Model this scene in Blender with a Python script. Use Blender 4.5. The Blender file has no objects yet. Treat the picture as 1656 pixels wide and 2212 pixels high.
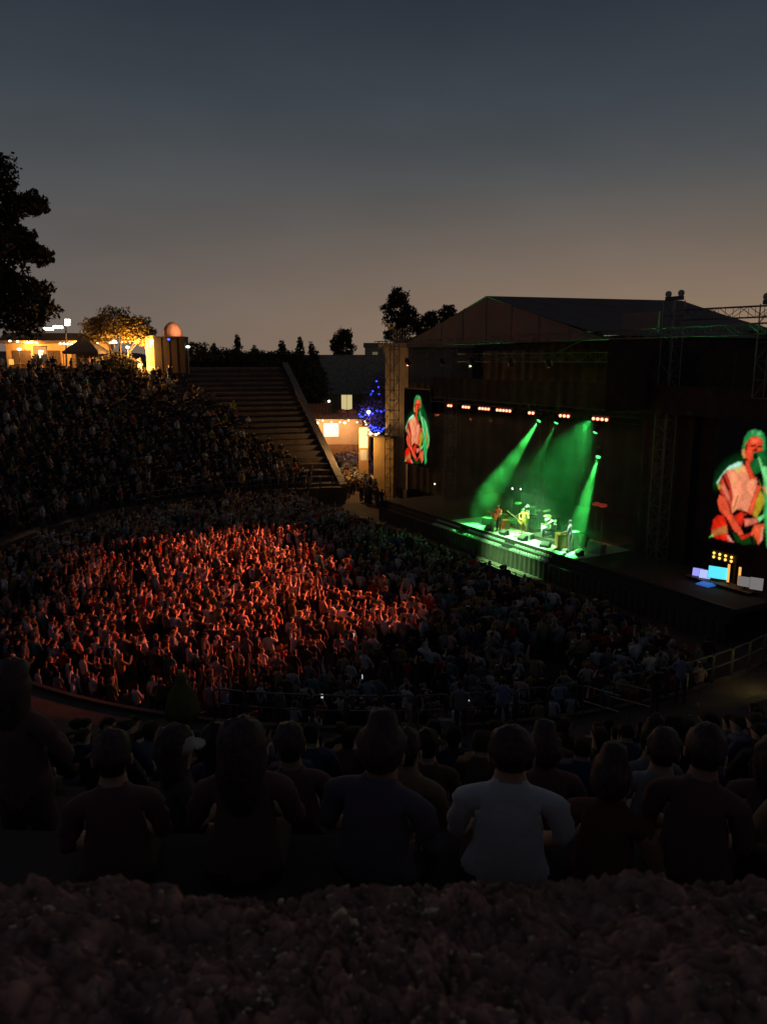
import bpy, bmesh, math, random
import numpy as np
from mathutils import Vector, Matrix, Euler

R = math.radians
random.seed(7)
rng = np.random.default_rng(7)
scene = bpy.context.scene
COL = scene.collection

# ------------------------------------------------------------------ camera
cam_data = bpy.data.cameras.new('camera')
cam = bpy.data.objects.new('camera', cam_data)
COL.objects.link(cam)
cam.location = (38.4, -29.4, 12.3)
cam.rotation_euler = (R(78.8), 0, R(60.46))
cam_data.sensor_fit = 'VERTICAL'
cam_data.sensor_height = 36.0
cam_data.lens = 18.0 / (1106 / 1660)
cam_data.clip_start = 0.05
cam_data.clip_end = 6000
cam_data.dof.use_dof = True
cam_data.dof.focus_distance = 42
cam_data.dof.aperture_fstop = 5.6
scene.camera = cam

# ------------------------------------------------------------------ dusk sky
world = bpy.data.worlds.new('World')
scene.world = world
world.use_nodes = True
nt = world.node_tree
nt.nodes.clear()
w_out = nt.nodes.new('ShaderNodeOutputWorld')
w_bg = nt.nodes.new('ShaderNodeBackground')
w_bg.inputs['Strength'].default_value = 1.0
tc = nt.nodes.new('ShaderNodeTexCoord')
sep = nt.nodes.new('ShaderNodeSeparateXYZ')
nt.links.new(tc.outputs['Generated'], sep.inputs[0])
ramp = nt.nodes.new('ShaderNodeValToRGB')
ramp.color_ramp.interpolation = 'LINEAR'
els = ramp.color_ramp.elements
stops = [(0.0, (.148, .120, .104)), (0.035, (.146, .119, .104)), (0.10, (.120, .106, .100)), (0.205, (.073, .079, .084)),
         (0.30, (.042, .053, .066)), (0.385, (.024, .0325, .0455)), (0.62, (.014, .019, .028)), (1.0, (.010, .014, .022))]
while len(els) < len(stops):
    els.new(0.5)
for e, (p, c) in zip(els, stops):
    e.position = p
    e.color = (*c, 1)
nt.links.new(sep.outputs['Z'], ramp.inputs['Fac'])
# afterglow over the place where the sun went down, to the right of the stage
SUN_AZ = R(-12)          # compass direction of the sunset, measured from +Y (behind the stage)
dot = nt.nodes.new('ShaderNodeVectorMath')
dot.operation = 'DOT_PRODUCT'
dot.inputs[1].default_value = (math.sin(SUN_AZ), math.cos(SUN_AZ), -0.05)
nt.links.new(tc.outputs['Generated'], dot.inputs[0])
glow = nt.nodes.new('ShaderNodeMapRange')
glow.interpolation_type = 'SMOOTHSTEP'
glow.inputs['From Min'].default_value = 0.15
glow.inputs['From Max'].default_value = 1.0
nt.links.new(dot.outputs['Value'], glow.inputs['Value'])
low = nt.nodes.new('ShaderNodeMapRange')
low.interpolation_type = 'SMOOTHSTEP'
low.inputs['From Min'].default_value = 0.26
low.inputs['From Max'].default_value = 0.0
nt.links.new(sep.outputs['Z'], low.inputs['Value'])
mul = nt.nodes.new('ShaderNodeMath')
mul.operation = 'MULTIPLY'
nt.links.new(glow.outputs[0], mul.inputs[0])
nt.links.new(low.outputs[0], mul.inputs[1])
warm = nt.nodes.new('ShaderNodeMixRGB')
warm.blend_type = 'ADD'
warm.inputs['Color2'].default_value = (.13, .068, .020, 1)
nt.links.new(mul.outputs[0], warm.inputs['Fac'])
# thin uneven haze in the dusk air
hz = nt.nodes.new('ShaderNodeTexNoise')
hz.inputs['Scale'].default_value = 5.0
hz.inputs['Detail'].default_value = 6
hzm = nt.nodes.new('ShaderNodeMapping')
hzm.inputs['Scale'].default_value = (1, 1, 3.5)
nt.links.new(tc.outputs['Generated'], hzm.inputs['Vector'])
nt.links.new(hzm.outputs['Vector'], hz.inputs['Vector'])
hzr = nt.nodes.new('ShaderNodeMapRange')
hzr.inputs['From Min'].default_value = .25
hzr.inputs['From Max'].default_value = .75
hzr.inputs['To Min'].default_value = .93
hzr.inputs['To Max'].default_value = 1.07
nt.links.new(hz.outputs['Fac'], hzr.inputs['Value'])
hzx = nt.nodes.new('ShaderNodeMixRGB')
hzx.blend_type = 'MULTIPLY'
hzx.inputs['Fac'].default_value = 1
nt.links.new(ramp.outputs['Color'], hzx.inputs['Color1'])
nt.links.new(hzr.outputs[0], hzx.inputs['Color2'])
nt.links.new(hzx.outputs[0], warm.inputs['Color1'])
sky = nt.nodes.new('ShaderNodeTexSky')
sky.sky_type = 'NISHITA'
sky.sun_disc = False
sky.sun_elevation = R(-3.0)
sky.sun_rotation = SUN_AZ
addsky = nt.nodes.new('ShaderNodeMixRGB')
addsky.blend_type = 'ADD'
addsky.inputs['Fac'].default_value = 0.015
nt.links.new(warm.outputs[0], addsky.inputs['Color1'])
nt.links.new(sky.outputs[0], addsky.inputs['Color2'])
nt.links.new(addsky.outputs[0], w_bg.inputs['Color'])
nt.links.new(w_bg.outputs[0], w_out.inputs['Surface'])

# what is left of the sun: a faint, broad, warm glow from low behind the stage
sun_data = bpy.data.lights.new('sun', 'SUN')
sun_data.energy = 0.02
sun_data.angle = R(40)
sun_data.color = (1.0, .60, .55)
sun = bpy.data.objects.new('sun', sun_data)
sun.rotation_euler = Vector((math.sin(SUN_AZ), math.cos(SUN_AZ), .5)).to_track_quat('Z', 'Y').to_euler()
COL.objects.link(sun)

vs = scene.view_settings
vs.view_transform = 'Standard'
vs.look = 'None'
vs.exposure = 0.0
vs.gamma = 1.0
vs.use_curve_mapping = False
scene.cycles.use_denoising = True
scene.cycles.max_bounces = 5
scene.cycles.diffuse_bounces = 2
scene.cycles.glossy_bounces = 2
scene.cycles.volume_bounces = 0
scene.cycles.transparent_max_bounces = 8
scene.cycles.sample_clamp_indirect = 2.0
scene.cycles.caustics_reflective = False
scene.cycles.caustics_refractive = False


# ------------------------------------------------------------------ materials
MATS = {}


def mat(name, col, rough=.8, var=.25, scale=6.0, bump=.0, metal=0.0, detail=4.0, bscale=None):
    """Procedural surface: base colour broken up by noise, fine relief from a second noise."""
    if name in MATS:
        return MATS[name]
    m = bpy.data.materials.new(name)
    m.use_nodes = True
    n = m.node_tree
    b = n.nodes['Principled BSDF']
    b.inputs['Roughness'].default_value = rough
    b.inputs['Metallic'].default_value = metal
    b.inputs['Specular IOR Level'].default_value = .3
    t = n.nodes.new('ShaderNodeTexCoord')
    no = n.nodes.new('ShaderNodeTexNoise')
    no.inputs['Scale'].default_value = scale
    no.inputs['Detail'].default_value = detail
    n.links.new(t.outputs['Object'], no.inputs['Vector'])
    r = n.nodes.new('ShaderNodeValToRGB')
    r.color_ramp.elements[0].position = .3
    r.color_ramp.elements[1].position = .7
    r.color_ramp.elements[0].color = (*[c * (1 - var) for c in col], 1)
    r.color_ramp.elements[1].color = (*[min(1, c * (1 + var)) for c in col], 1)
    n.links.new(no.outputs['Fac'], r.inputs['Fac'])
    n.links.new(r.outputs['Color'], b.inputs['Base Color'])
    if bump:
        n2 = n.nodes.new('ShaderNodeTexNoise')
        n2.inputs['Scale'].default_value = bscale or scale * 6
        n2.inputs['Detail'].default_value = 5
        n.links.new(t.outputs['Object'], n2.inputs['Vector'])
        bp = n.nodes.new('ShaderNodeBump')
        bp.inputs['Strength'].default_value = bump
        n.links.new(n2.outputs['Fac'], bp.inputs['Height'])
        n.links.new(bp.outputs['Normal'], b.inputs['Normal'])
    MATS[name] = m
    return m


def emit(name, col, strength):
    if name in MATS:
        return MATS[name]
    m = bpy.data.materials.new(name)
    m.use_nodes = True
    n = m.node_tree
    b = n.nodes['Principled BSDF']
    b.inputs['Base Color'].default_value = (*[min(c, .8) for c in col], 1)
    b.inputs['Emission Color'].default_value = (*col, 1)
    b.inputs['Emission Strength'].default_value = strength
    MATS[name] = m
    return m


def attr_mat(name, rough=.85, emission=0.0, var=.2):
    """Colour comes from the mesh's own colour attribute (clothes, skin, a screen's picture)."""
    m = bpy.data.materials.new(name)
    m.use_nodes = True
    n = m.node_tree
    b = n.nodes['Principled BSDF']
    b.inputs['Roughness'].default_value = rough
    b.inputs['Specular IOR Level'].default_value = .2
    a = n.nodes.new('ShaderNodeVertexColor')
    a.layer_name = 'Col'
    if emission:
        b.inputs['Base Color'].default_value = (.002, .002, .002, 1)
        b.inputs['Specular IOR Level'].default_value = 0
        n.links.new(a.outputs['Color'], b.inputs['Emission Color'])
        b.inputs['Emission Strength'].default_value = emission
    else:
        t = n.nodes.new('ShaderNodeTexCoord')
        no = n.nodes.new('ShaderNodeTexNoise')
        no.inputs['Scale'].default_value = 14
        n.links.new(t.outputs['Object'], no.inputs['Vector'])
        mr = n.nodes.new('ShaderNodeMapRange')
        mr.inputs['To Min'].default_value = 1 - var
        mr.inputs['To Max'].default_value = 1 + var
        n.links.new(no.outputs['Fac'], mr.inputs['Value'])
        mx = n.nodes.new('ShaderNodeMixRGB')
        mx.blend_type = 'MULTIPLY'
        mx.inputs['Fac'].default_value = 1
        n.links.new(a.outputs['Color'], mx.inputs['Color1'])
        n.links.new(mr.outputs[0], mx.inputs['Color2'])
        n.links.new(mx.outputs[0], b.inputs['Base Color'])
        bp = n.nodes.new('ShaderNodeBump')
        bp.inputs['Strength'].default_value = .25
        bp.inputs['Distance'].default_value = .02
        n.links.new(no.outputs['Fac'], bp.inputs['Height'])
        n.links.new(bp.outputs['Normal'], b.inputs['Normal'])
    return m


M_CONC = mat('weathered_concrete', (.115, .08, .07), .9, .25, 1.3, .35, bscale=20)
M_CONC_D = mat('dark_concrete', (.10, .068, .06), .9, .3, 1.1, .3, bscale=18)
M_CONC_WARM = mat('warm_stage_wall_concrete', (.34, .25, .18), .9, .22, .9, .3, bscale=15)
M_GROUND = mat('packed_earth', (.13, .09, .075), .95, .35, .4, .4, bscale=4)
M_ALU = mat('aluminium_truss', (.24, .23, .22), .45, .15, 8, 0, metal=.7)
M_RAIL = mat('galvanised_rail', (.20, .19, .19), .5, .15, 10, 0, metal=.5)
M_BLACK = mat('black_stage_cloth', (.06, .034, .032), .95, .3, 2.0, .2)
M_DRAPE = mat('brown_black_drape', (.085, .055, .042), .95, .3, 1.2, .2)
M_DECK = mat('painted_stage_deck', (.075, .062, .055), .8, .2, 2.0, .1)
M_SKIRT = mat('stage_skirt_cloth', (.10, .07, .06), .95, .3, 1.5, .2)
M_TARP = mat('roof_tarpaulin', (.20, .145, .125), .7, .16, .7, .15, bscale=5)
M_TARP_D = mat('dark_roof_sheeting', (.15, .112, .10), .95, .2, .7, .1)
M_BARK = mat('tree_bark', (.10, .07, .05), .95, .4, 5, .5)
M_PLASTIC = mat('black_plastic', (.03, .026, .026), .5, .2, 10)
M_WOOD = mat('brown_timber', (.24, .14, .07), .8, .3, 3, .2)
M_WHITE = mat('white_paint', (.75, .73, .70), .5, .06, 5)
M_METALD = mat('dark_metal', (.09, .08, .08), .5, .2, 8, 0, metal=.5)
M_PERSON = attr_mat('clothes_and_skin')


# ------------------------------------------------------------------ mesh helpers
def finish(name, me, material, parent=None, loc=None, smooth=False):
    if material is not None and not me.materials:
        for m in (material if isinstance(material, (list, tuple)) else [material]):
            me.materials.append(m)
    if smooth:
        me.polygons.foreach_set('use_smooth', [True] * len(me.polygons))
    o = bpy.data.objects.new(name, me)
    COL.objects.link(o)
    if parent is not None:
        o.parent = parent
    if loc is not None:
        o.location = loc
    return o


def tag(o, label=None, cat=None, group=None, kind=None):
    if label:
        o['label'] = label
    if cat:
        o['category'] = cat
    if group:
        o['group'] = group
    if kind:
        o['kind'] = kind
    return o


def thing(name, label, cat, loc=(0, 0, 0), rz=0.0, group=None):
    o = bpy.data.objects.new(name, None)
    o.empty_display_size = .2
    COL.objects.link(o)
    o.location = loc
    o.rotation_euler = (0, 0, rz)
    return tag(o, label, cat, group)


class MB:
    """Collects boxes, bars, tubes and polygons and builds them as one mesh object."""

    def __init__(self):
        self.v, self.f = [], []

    def box(self, x0, x1, y0, y1, z0, z1):
        n = len(self.v)
        self.v += [(x0, y0, z0), (x1, y0, z0), (x1, y1, z0), (x0, y1, z0), (x0, y0, z1), (x1, y0, z1), (x1, y1, z1), (x0, y1, z1)]
        self.f += [tuple(n + i for i in q) for q in ((0, 3, 2, 1), (4, 5, 6, 7), (0, 1, 5, 4), (1, 2, 6, 5), (2, 3, 7, 6), (3, 0, 4, 7))]
        return self

    def tube(self, pts, r, n=6, cap=True):
        pts = [Vector(p) for p in pts]
        rs = r if isinstance(r, (list, tuple)) else [r] * len(pts)
        base = len(self.v)
        prev = None
        for i, p in enumerate(pts):
            d = (pts[min(i + 1, len(pts) - 1)] - pts[max(i - 1, 0)])
            if d.length < 1e-9:
                d = Vector((0, 0, 1))
            d.normalize()
            up = Vector((0, 0, 1)) if abs(d.z) < .9 else Vector((1, 0, 0))
            if prev is not None:
                up = prev
            a = d.cross(up)
            if a.length < 1e-6:
                a = d.cross(Vector((0, 1, 0)))
            a.normalize()
            b = a.cross(d)
            prev = b
            for k in range(n):
                t = 2 * math.pi * k / n
                self.v.append(tuple(p + (a * math.cos(t) + b * math.sin(t)) * rs[i]))
        for i in range(len(pts) - 1):
            for k in range(n):
                a0 = base + i * n + k
                a1 = base + i * n + (k + 1) % n
                self.f.append((a0, a1, a1 + n, a0 + n))
        if cap:
            self.f.append(tuple(base + k for k in reversed(range(n))))
            self.f.append(tuple(base + (len(pts) - 1) * n + k for k in range(n)))
        return self

    def lathe(self, prof, c=(0, 0, 0), n=16):
        base = len(self.v)
        for (r, z) in prof:
            for k in range(n):
                t = 2 * math.pi * k / n
                self.v.append((c[0] + r * math.cos(t), c[1] + r * math.sin(t), c[2] + z))
        for i in range(len(prof) - 1):
            for k in range(n):
                a = base + i * n + k
                b = base + i * n + (k + 1) % n
                self.f.append((a, b, b + n, a + n))
        self.f.append(tuple(base + k for k in reversed(range(n))))
        self.f.append(tuple(base + (len(prof) - 1) * n + k for k in range(n)))
        return self

    def poly(self, pts):
        n = len(self.v)
        self.v += [tuple(p) for p in pts]
        self.f.append(tuple(range(n, n + len(pts))))
        return self

    def prism(self, pts, off):
        """A polygon swept along the vector off."""
        n = len(self.v)
        k = len(pts)
        off = Vector(off)
        self.v += [tuple(p) for p in pts] + [tuple(Vector(p) + off) for p in pts]
        self.f.append(tuple(n + i for i in reversed(range(k))))
        self.f.append(tuple(n + k + i for i in range(k)))
        for i in range(k):
            j = (i + 1) % k
            self.f.append((n + i, n + j, n + k + j, n + k + i))
        return self

    def mesh(self, name):
        me = bpy.data.meshes.new(name)
        me.from_pydata(self.v, [], self.f)
        bm = bmesh.new()
        bm.from_mesh(me)
        bmesh.ops.recalc_face_normals(bm, faces=bm.faces)
        bm.to_mesh(me)
        bm.free()
        return me

    def build(self, name, material, parent=None, loc=None, smooth=False):
        return finish(name, self.mesh(name), material, parent, loc, smooth)


def box(name, material, x0, x1, y0, y1, z0, z1, parent=None, loc=None):
    return MB().box(x0, x1, y0, y1, z0, z1).build(name, material, parent, loc)


def lamp(name, kind, loc, energy, col, target=None, parent=None, size=.05, spot=None, blend=.3):
    d = bpy.data.lights.new(name, kind)
    d.energy = energy
    d.color = col
    d.shadow_soft_size = size
    if spot:
        d.spot_size = spot
        d.spot_blend = blend
    o = bpy.data.objects.new(name, d)
    COL.objects.link(o)
    o.location = loc
    if target is not None:
        o.rotation_euler = (Vector(target) - Vector(loc)).to_track_quat('-Z', 'Y').to_euler()
    if parent is not None:
        o.parent = parent
        o.matrix_parent_inverse = parent.matrix_basis.inverted() if hasattr(parent, 'matrix_basis') else Matrix()
    return o


# ================================================================== THE SETTING
CQ = -8.1                      # centre of the bowl lies on the axis, in front of the stage


def pol(r, phi):
    return (r * math.cos(R(phi)), CQ + r * math.sin(R(phi)))


def sstep(a, b, x):
    t = min(1, max(0, (x - a) / (b - a)))
    return t * t * (3 - 2 * t)


def ground_z(r, phi):
    """Hillside behind the seats, low ground round the stage."""
    flat = min(2.0, max(0.0, (r - 24) * .03)) - .06
    if r < 43.7:
        return flat if r > 22 else -.06
    up = sstep(160, 171, phi) * (1 - sstep(369, 380, phi))
    hill = 10.95 + min(6, max(0, (r - 90) * .02))
    return flat * (1 - up) + hill * up


rs = [0, 8, 16, 22, 24, 30, 36, 40, 43.5, 43.8, 45, 47, 50, 55, 60, 70, 80, 95, 110, 140, 180, 240, 340, 520, 900, 1600, 3000]
phis = list(np.linspace(20, 380, 121))
gv, gf = [], []
for r in rs:
    for ph in phis[:-1]:
        x, y = pol(r, ph)
        j = 0 if r < 46 else (math.sin(x * .31 + y * .17) + math.sin(y * .23 - x * .11)) * .12
        gv.append((x, y, ground_z(r, ph) + j))
n = len(phis) - 1
for i in range(len(rs) - 1):
    for k in range(n):
        a, b = i * n + k, i * n + (k + 1) % n
        gf.append((a, b, b + n, a + n))
me = bpy.data.meshes.new('ground')
me.from_pydata(gv, [], gf)
tag(finish('ground', me, M_GROUND, smooth=True), kind='structure')

# pit floor: a sheet of concrete slightly above the ground
fl = MB()
fl.poly([(*pol(22.28, a), 0.0) for a in np.linspace(0, 360, 73)[:-1]])
tag(fl.build('pit_floor', M_CONC_D), kind='structure')


# ---- seating bowl: twenty-one concrete tiers, each a part
def cheek_phi(r):
    lo, hi = 150.0, 175.0
    for _ in range(40):
        m = (lo + hi) / 2
        x, y = pol(r, m)
        if y > .5 + (-22.3 - x) * (3 / 19.7):
            lo = m
        else:
            hi = m
    return hi


def tier_r(k):
    return 24.0 + .93 * k


def tier_z(k):
    return 1.05 + .47 * (k + 1)


bowl = thing('seating_bowl', 'curved concrete seating bowl rising in steps around the pit', 'grandstand')
NSEG = 78


def ring(sec, ph0s, ph1s, seg=NSEG):
    """Sweep a (r, z) section polygon round the bowl; every section point has its own start and end angle."""
    v, f = [], []
    m = len(sec)
    for i in range(seg + 1):
        t = i / seg
        for j, (r, z) in enumerate(sec):
            ph = ph0s[j] * (1 - t) + ph1s[j] * t
            v.append((*pol(r, ph), z))
    for i in range(seg):
        for j in range(m):
            a, b = i * m + j, i * m + (j + 1) % m
            f.append((a, b, b + m, a + m))
    f.append(tuple(range(m)))
    f.append(tuple(reversed([seg * m + j for j in range(m)])))
    return v, f


def ring_obj(name, sec, material, parent, ph0=None, ph1=None, seg=NSEG):
    a = [cheek_phi(r) if ph0 is None else ph0 for r, z in sec]
    b = [540 - cheek_phi(r) if ph1 is None else ph1 for r, z in sec]
    v, f = ring(sec, a, b, seg)
    m = MB()
    m.v, m.f = v, f
    return m.build(name, material, parent)


for k in range(21):
    r0, r1, z = tier_r(k), tier_r(k) + .93, tier_z(k)
    sec = [(r0, z - .62), (r0 - .035, z - .06), (r0 - .035, z), (r1, z + .004), (r1, z - .62)]
    if k < 18:
        ring_obj('tier', sec, M_CONC, bowl)
    else:                                   # the top three rows stop at the sunken landing behind the front rows
        ring_obj('tier', sec, M_CONC, bowl, None, 320, 60)
        ring_obj('tier', sec, M_CONC, bowl, 343, None, 16)
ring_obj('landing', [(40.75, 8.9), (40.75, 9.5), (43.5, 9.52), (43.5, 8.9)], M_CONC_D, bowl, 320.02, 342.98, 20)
# ring walkway below the first tier with its own low wall down to the pit
ring_obj('walkway', [(22.3, -.05), (22.3, 1.3), (24.02, 1.3), (24.02, -.05)], M_CONC, bowl)
ring_obj('walkway_kerb', [(22.32, 1.304), (22.32, 1.42), (22.5, 1.42), (22.5, 1.304)], M_CONC_D, bowl)
# top wall at the back of the last row (left side of the bowl only; the near side has the rough parapet)
ring_obj('top_wall', [(43.56, 10.3), (43.56, 11.55), (43.86, 11.55), (43.86, 10.3)], M_CONC, bowl, None, 318, 60)
# sloping cheek walls that end the bowl beside the stage
for side in (-1, 1):
    pts = []
    for (r, z) in ((23.6, 1.2), (43.9, 11.75)):
        x, y = pol(r, cheek_phi(r))
        pts.append((x, y, z))
    (xa, ya, za), (xb, yb, zb) = pts
    m = MB()
    poly = [(xa, ya + .02, -.3), (xb, yb + .02, -.3), (xb, yb + .02, zb + .12), (xa, ya + .02, za + .12)]
    if side == 1:
        poly = [(-x, y, z) for x, y, z in poly]
    m.prism(poly, (0, .55, 0))
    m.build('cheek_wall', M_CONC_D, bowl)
    m = MB()
    cap = [(xa, ya - .05, za + .124), (xb, yb - .05, zb + .124), (xb, yb - .05, zb + .27), (xa, ya - .05, za + .27)]
    if side == 1:
        cap = [(-x, y, z) for x, y, z in cap]
    m.prism(cap, (0, .68, 0))
    m.build('coping', mat('pale_coping', (.22, .18, .165), .9, .2, 2, .3), bowl)


# ---- guard rails round the walkway, panel by panel
def guard_rail(label, ph0, ph1, step=2.75, r=22.4, z=1.42, ends=()):
    t = thing('guard_rail', label, 'railing', (*pol(r, (ph0 + ph1) / 2), z))
    ox, oy, oz = t.location
    cnt = max(1, round(abs(ph1 - ph0) / step))
    d = (ph1 - ph0) / cnt
    for i in range(cnt):
        a, b = ph0 + d * i + d * .035, ph0 + d * (i + 1) - d * .035
        rad = .1
        da = math.copysign(math.degrees(rad / r), d)
        P = lambda ph, h: (pol(r, ph)[0] - ox, pol(r, ph)[1] - oy, h)
        m = MB()
        m.tube([P(a, 0), P(a, .9), P(a + da * .3, .97), P(a + da, 1.0), P(b - da, 1.0), P(b - da * .3, .97), P(b, .9), P(b, 0)], .032, 6)
        m.tube([P(a, .52), P((a + b) / 2, .52), P(b, .52)], .024, 5)
        m.build('panel', M_RAIL, t, smooth=True)
    return t


guard_rail('pale tubular railing along the walkway below the front rows', 318, 347.2)
guard_rail('tubular railing on the walkway right of the stair gap', 350.5, 376)
guard_rail('far tubular railing along the walkway below the opposite seats', 158, 205)
# two short sloping handrails at the stair gap
for ph, lab in ((347.6, 'sloping handrail on the left side of the stair gap'), (350.1, 'sloping handrail on the right side of the stair gap')):
    t = thing('handrail', lab, 'handrail', (*pol(22.5, ph), 1.3))
    x, y = pol(1, ph)
    dxp, dyp = math.cos(R(ph)), math.sin(R(ph))
    m = MB()
    m.tube([(0, 0, 0), (0, 0, 1.05), (dxp * 1.9, dyp * 1.9, 1.55), (dxp * 1.9, dyp * 1.9, .3)], .025, 6)
    m.tube([(0, 0, .55), (dxp * 1.9, dyp * 1.9, 1.05)], .02, 6)
    m.build('rail', M_RAIL, t)
    m = MB()
    m.tube([(dxp * .95, dyp * .95, .1), (dxp * .95, dyp * .95, 1.3)], .02, 6)
    m.build('post', M_RAIL, t)


# ---- rough stone parapet right in front of the camera
def fbm(x, y, z, o=4):
    from mathutils import noise
    s, a = 0, 1
    for i in range(o):
        s += a * noise.noise(Vector((x, y, z)))
        x, y, z, a = x * 2.1 + 3.1, y * 2.1, z * 2.1, a * .5
    return s


par = thing('stone_parapet', 'rough lumpy stone parapet across the bottom of the view', 'wall', (*pol(43.0, 331), 10.9))
from mathutils import noise as mnoise
v, f = [], []
NU, NV = 520, 250
for i in range(NU + 1):
    tu = 2 * i / NU - 1
    ph = 331.0 + 3.6 * (.25 * tu + .75 * tu ** 3)          # finer towards the middle
    for j in range(NV + 1):
        t = j / NV
        # section: up the outer face, over a rounded top, down the near face
        if t < .12:
            rr, zz = 42.78, 10.3 + (11.43 - 10.3) * (t / .12)
        elif t < .9:
            q = (t - .12) / .78
            rr, zz = 42.78 + .8 * q, 11.43 + .05 * math.sin(q * math.pi)
        else:
            q = (t - .9) / .1
            rr, zz = 43.58, 11.43 - .5 * q
        x, y = pol(rr, ph)
        p = Vector((x, y, zz))
        wv = Vector((mnoise.noise(p * 9), mnoise.noise(p * 9 + Vector((7, 0, 0))), 0)) * .035
        dist, pts_ = mnoise.voronoi((p + wv) * 15)
        gap = dist[1] - dist[0]
        stone = min(1.0, gap / .22)
        d2 = mnoise.voronoi((p + wv) * 48)[0]
        h = .034 * mnoise.noise(p * 3.6) + .022 * mnoise.noise(p * 8) + .010 * (stone * (2 - stone)) + .014 * mnoise.noise(pts_[0] * 5.3) + .009 * min(1, (d2[1] - d2[0]) / .4) + .010 * mnoise.noise(p * 45) + .007 * mnoise.noise(p * 95)
        if t < .12:
            dz, dr = 0, -h
        elif t < .9:
            dz, dr = h, 0
        else:
            dz, dr = 0, h
        x, y = pol(rr + dr, ph)
        v.append((x - par.location.x, y - par.location.y, zz + dz - par.location.z))
for i in range(NU):
    for j in range(NV):
        a = i * (NV + 1) + j
        f.append((a, a + NV + 1, a + NV + 2, a + 1))
me = bpy.data.meshes.new('rock_face')
me.from_pydata(v, [], f)
M_ROCK = mat('rough_stone', (.36, .185, .15), .95, .6, 22, .7, bscale=90, detail=8)
finish('rock_face', me, M_ROCK, par, smooth=True)
# pale chips and pebbles bedded in the stone
m = MB()
ico = [(0, 0, 1), (.9, 0, .2), (.28, .85, .2), (-.73, .53, .2), (-.73, -.53, .2), (.28, -.85, .2), (0, 0, -.6)]
icof = [(0, 1, 2), (0, 2, 3), (0, 3, 4), (0, 4, 5), (0, 5, 1), (6, 2, 1), (6, 3, 2), (6, 4, 3), (6, 5, 4), (6, 1, 5)]
for q in range(2600):
    i, j = random.randrange(int(NU * .1), int(NU * .9)), random.randrange(int(NV * .12), int(NV * .9))
    p = Vector(v[i * (NV + 1) + j])
    s = random.uniform(.0015, .0055) * (1 if random.random() < .96 else 2.2)
    rot = Euler((random.uniform(-.4, .4), random.uniform(-.4, .4), random.uniform(0, 6.3))).to_matrix()
    b = len(m.v)
    sc = Vector((random.uniform(.8, 1.9), random.uniform(.7, 1.1), .6))
    m.v += [tuple(p + rot @ Vector((a[0] * s * sc.x, a[1] * s * sc.y, a[2] * s * sc.z))) for a in ico]
    m.f += [tuple(b + t for t in q3) for q3 in icof]
o = m.build('pebbles', mat('pale_pebble', (.55, .42, .30), .7, .55, 30), par, smooth=True)
o['kind'] = 'stuff'


# ================================================================== STAGE
# ---- classical stage house behind everything
house = thing('stage_house', 'tall brown concrete stage house with plain wing beside the far entrance', 'building', (0, 14, 0))


def hbox(name, material, x0, x1, y0, y1, z0, z1):
    return MB().box(x0, x1, y0 - 14, y1 - 14, z0, z1).build(name, material, house)


hbox('back_wall', M_CONC_WARM, -19.69, 19.69, 14.0, 15.2, 0, 13.0)
for s in (-1, 1):
    a, b = sorted((s * 19.7, s * 23.8))
    hbox('wing', M_CONC_WARM, a, b, 6.0, 13.99, 0, 12.9)
    hbox('plinth', M_CONC_D, a - .12, b + .12, 5.86, 13.9, 0, .9)
    hbox('architrave', M_CONC_WARM, a - .08, b + .08, 5.92, 14.1, 12.903, 13.35)
    hbox('cornice', M_CONC_WARM, a - .45, b + .45, 5.55, 14.3, 13.353, 13.75)
for i in range(7):
    x = -12 + 4 * i
    m = MB()
    m.lathe([(.62, 1.5), (.62, 1.7), (.5, 1.8), (.44, 10.6), (.55, 10.8), (.7, 11.1), (.7, 11.3)], (x, -.6, 0), 14)
    m.build('column', M_CONC_WARM, house, smooth=False)
hbox('entablature', M_CONC_WARM, -13, 13, 13.1, 14.0, 11.303, 13.0)

# ---- deck
deck = thing('stage_deck', 'raised concert stage deck with dark skirted front', 'stage', (0, 0, 0))
MB().box(-13.1, 17.9, 0, 13.0, 1.25, 1.5).build('deck_top', M_DECK, deck)
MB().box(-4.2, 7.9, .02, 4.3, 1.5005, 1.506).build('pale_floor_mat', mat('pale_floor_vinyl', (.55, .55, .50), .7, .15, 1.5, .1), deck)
# skirt: pleated cloth along the front
m = MB()
N = 420
for i in range(N):
    x0, x1 = -13.1 + 31 * i / N, -13.1 + 31 * (i + 1) / N
    y0, y1 = -.62 + .035 * math.sin(i * 1.1), -.62 + .035 * math.sin((i + 1) * 1.1)
    m.poly([(x0, y0, 0), (x1, y1, 0), (x1, y1, .98), (x0, y0, .98)])
m.build('skirt', M_SKIRT, deck, smooth=True)
MB().box(-13.1, 17.9, -.6, 0, .9, 1.0).build('front_step', M_METALD, deck)
MB().box(-13.1, 17.9, -.28, 0, 1.0, 1.25).build('front_step', M_METALD, deck)
MB().box(-13.1, 17.9, -.06, -.002, 1.25, 1.53).build('edge_trim', M_METALD, deck)
MB().box(-13.15, -13.1, -.6, 13, 0, 1.5).build('side_panel', M_SKIRT, deck)

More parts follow.
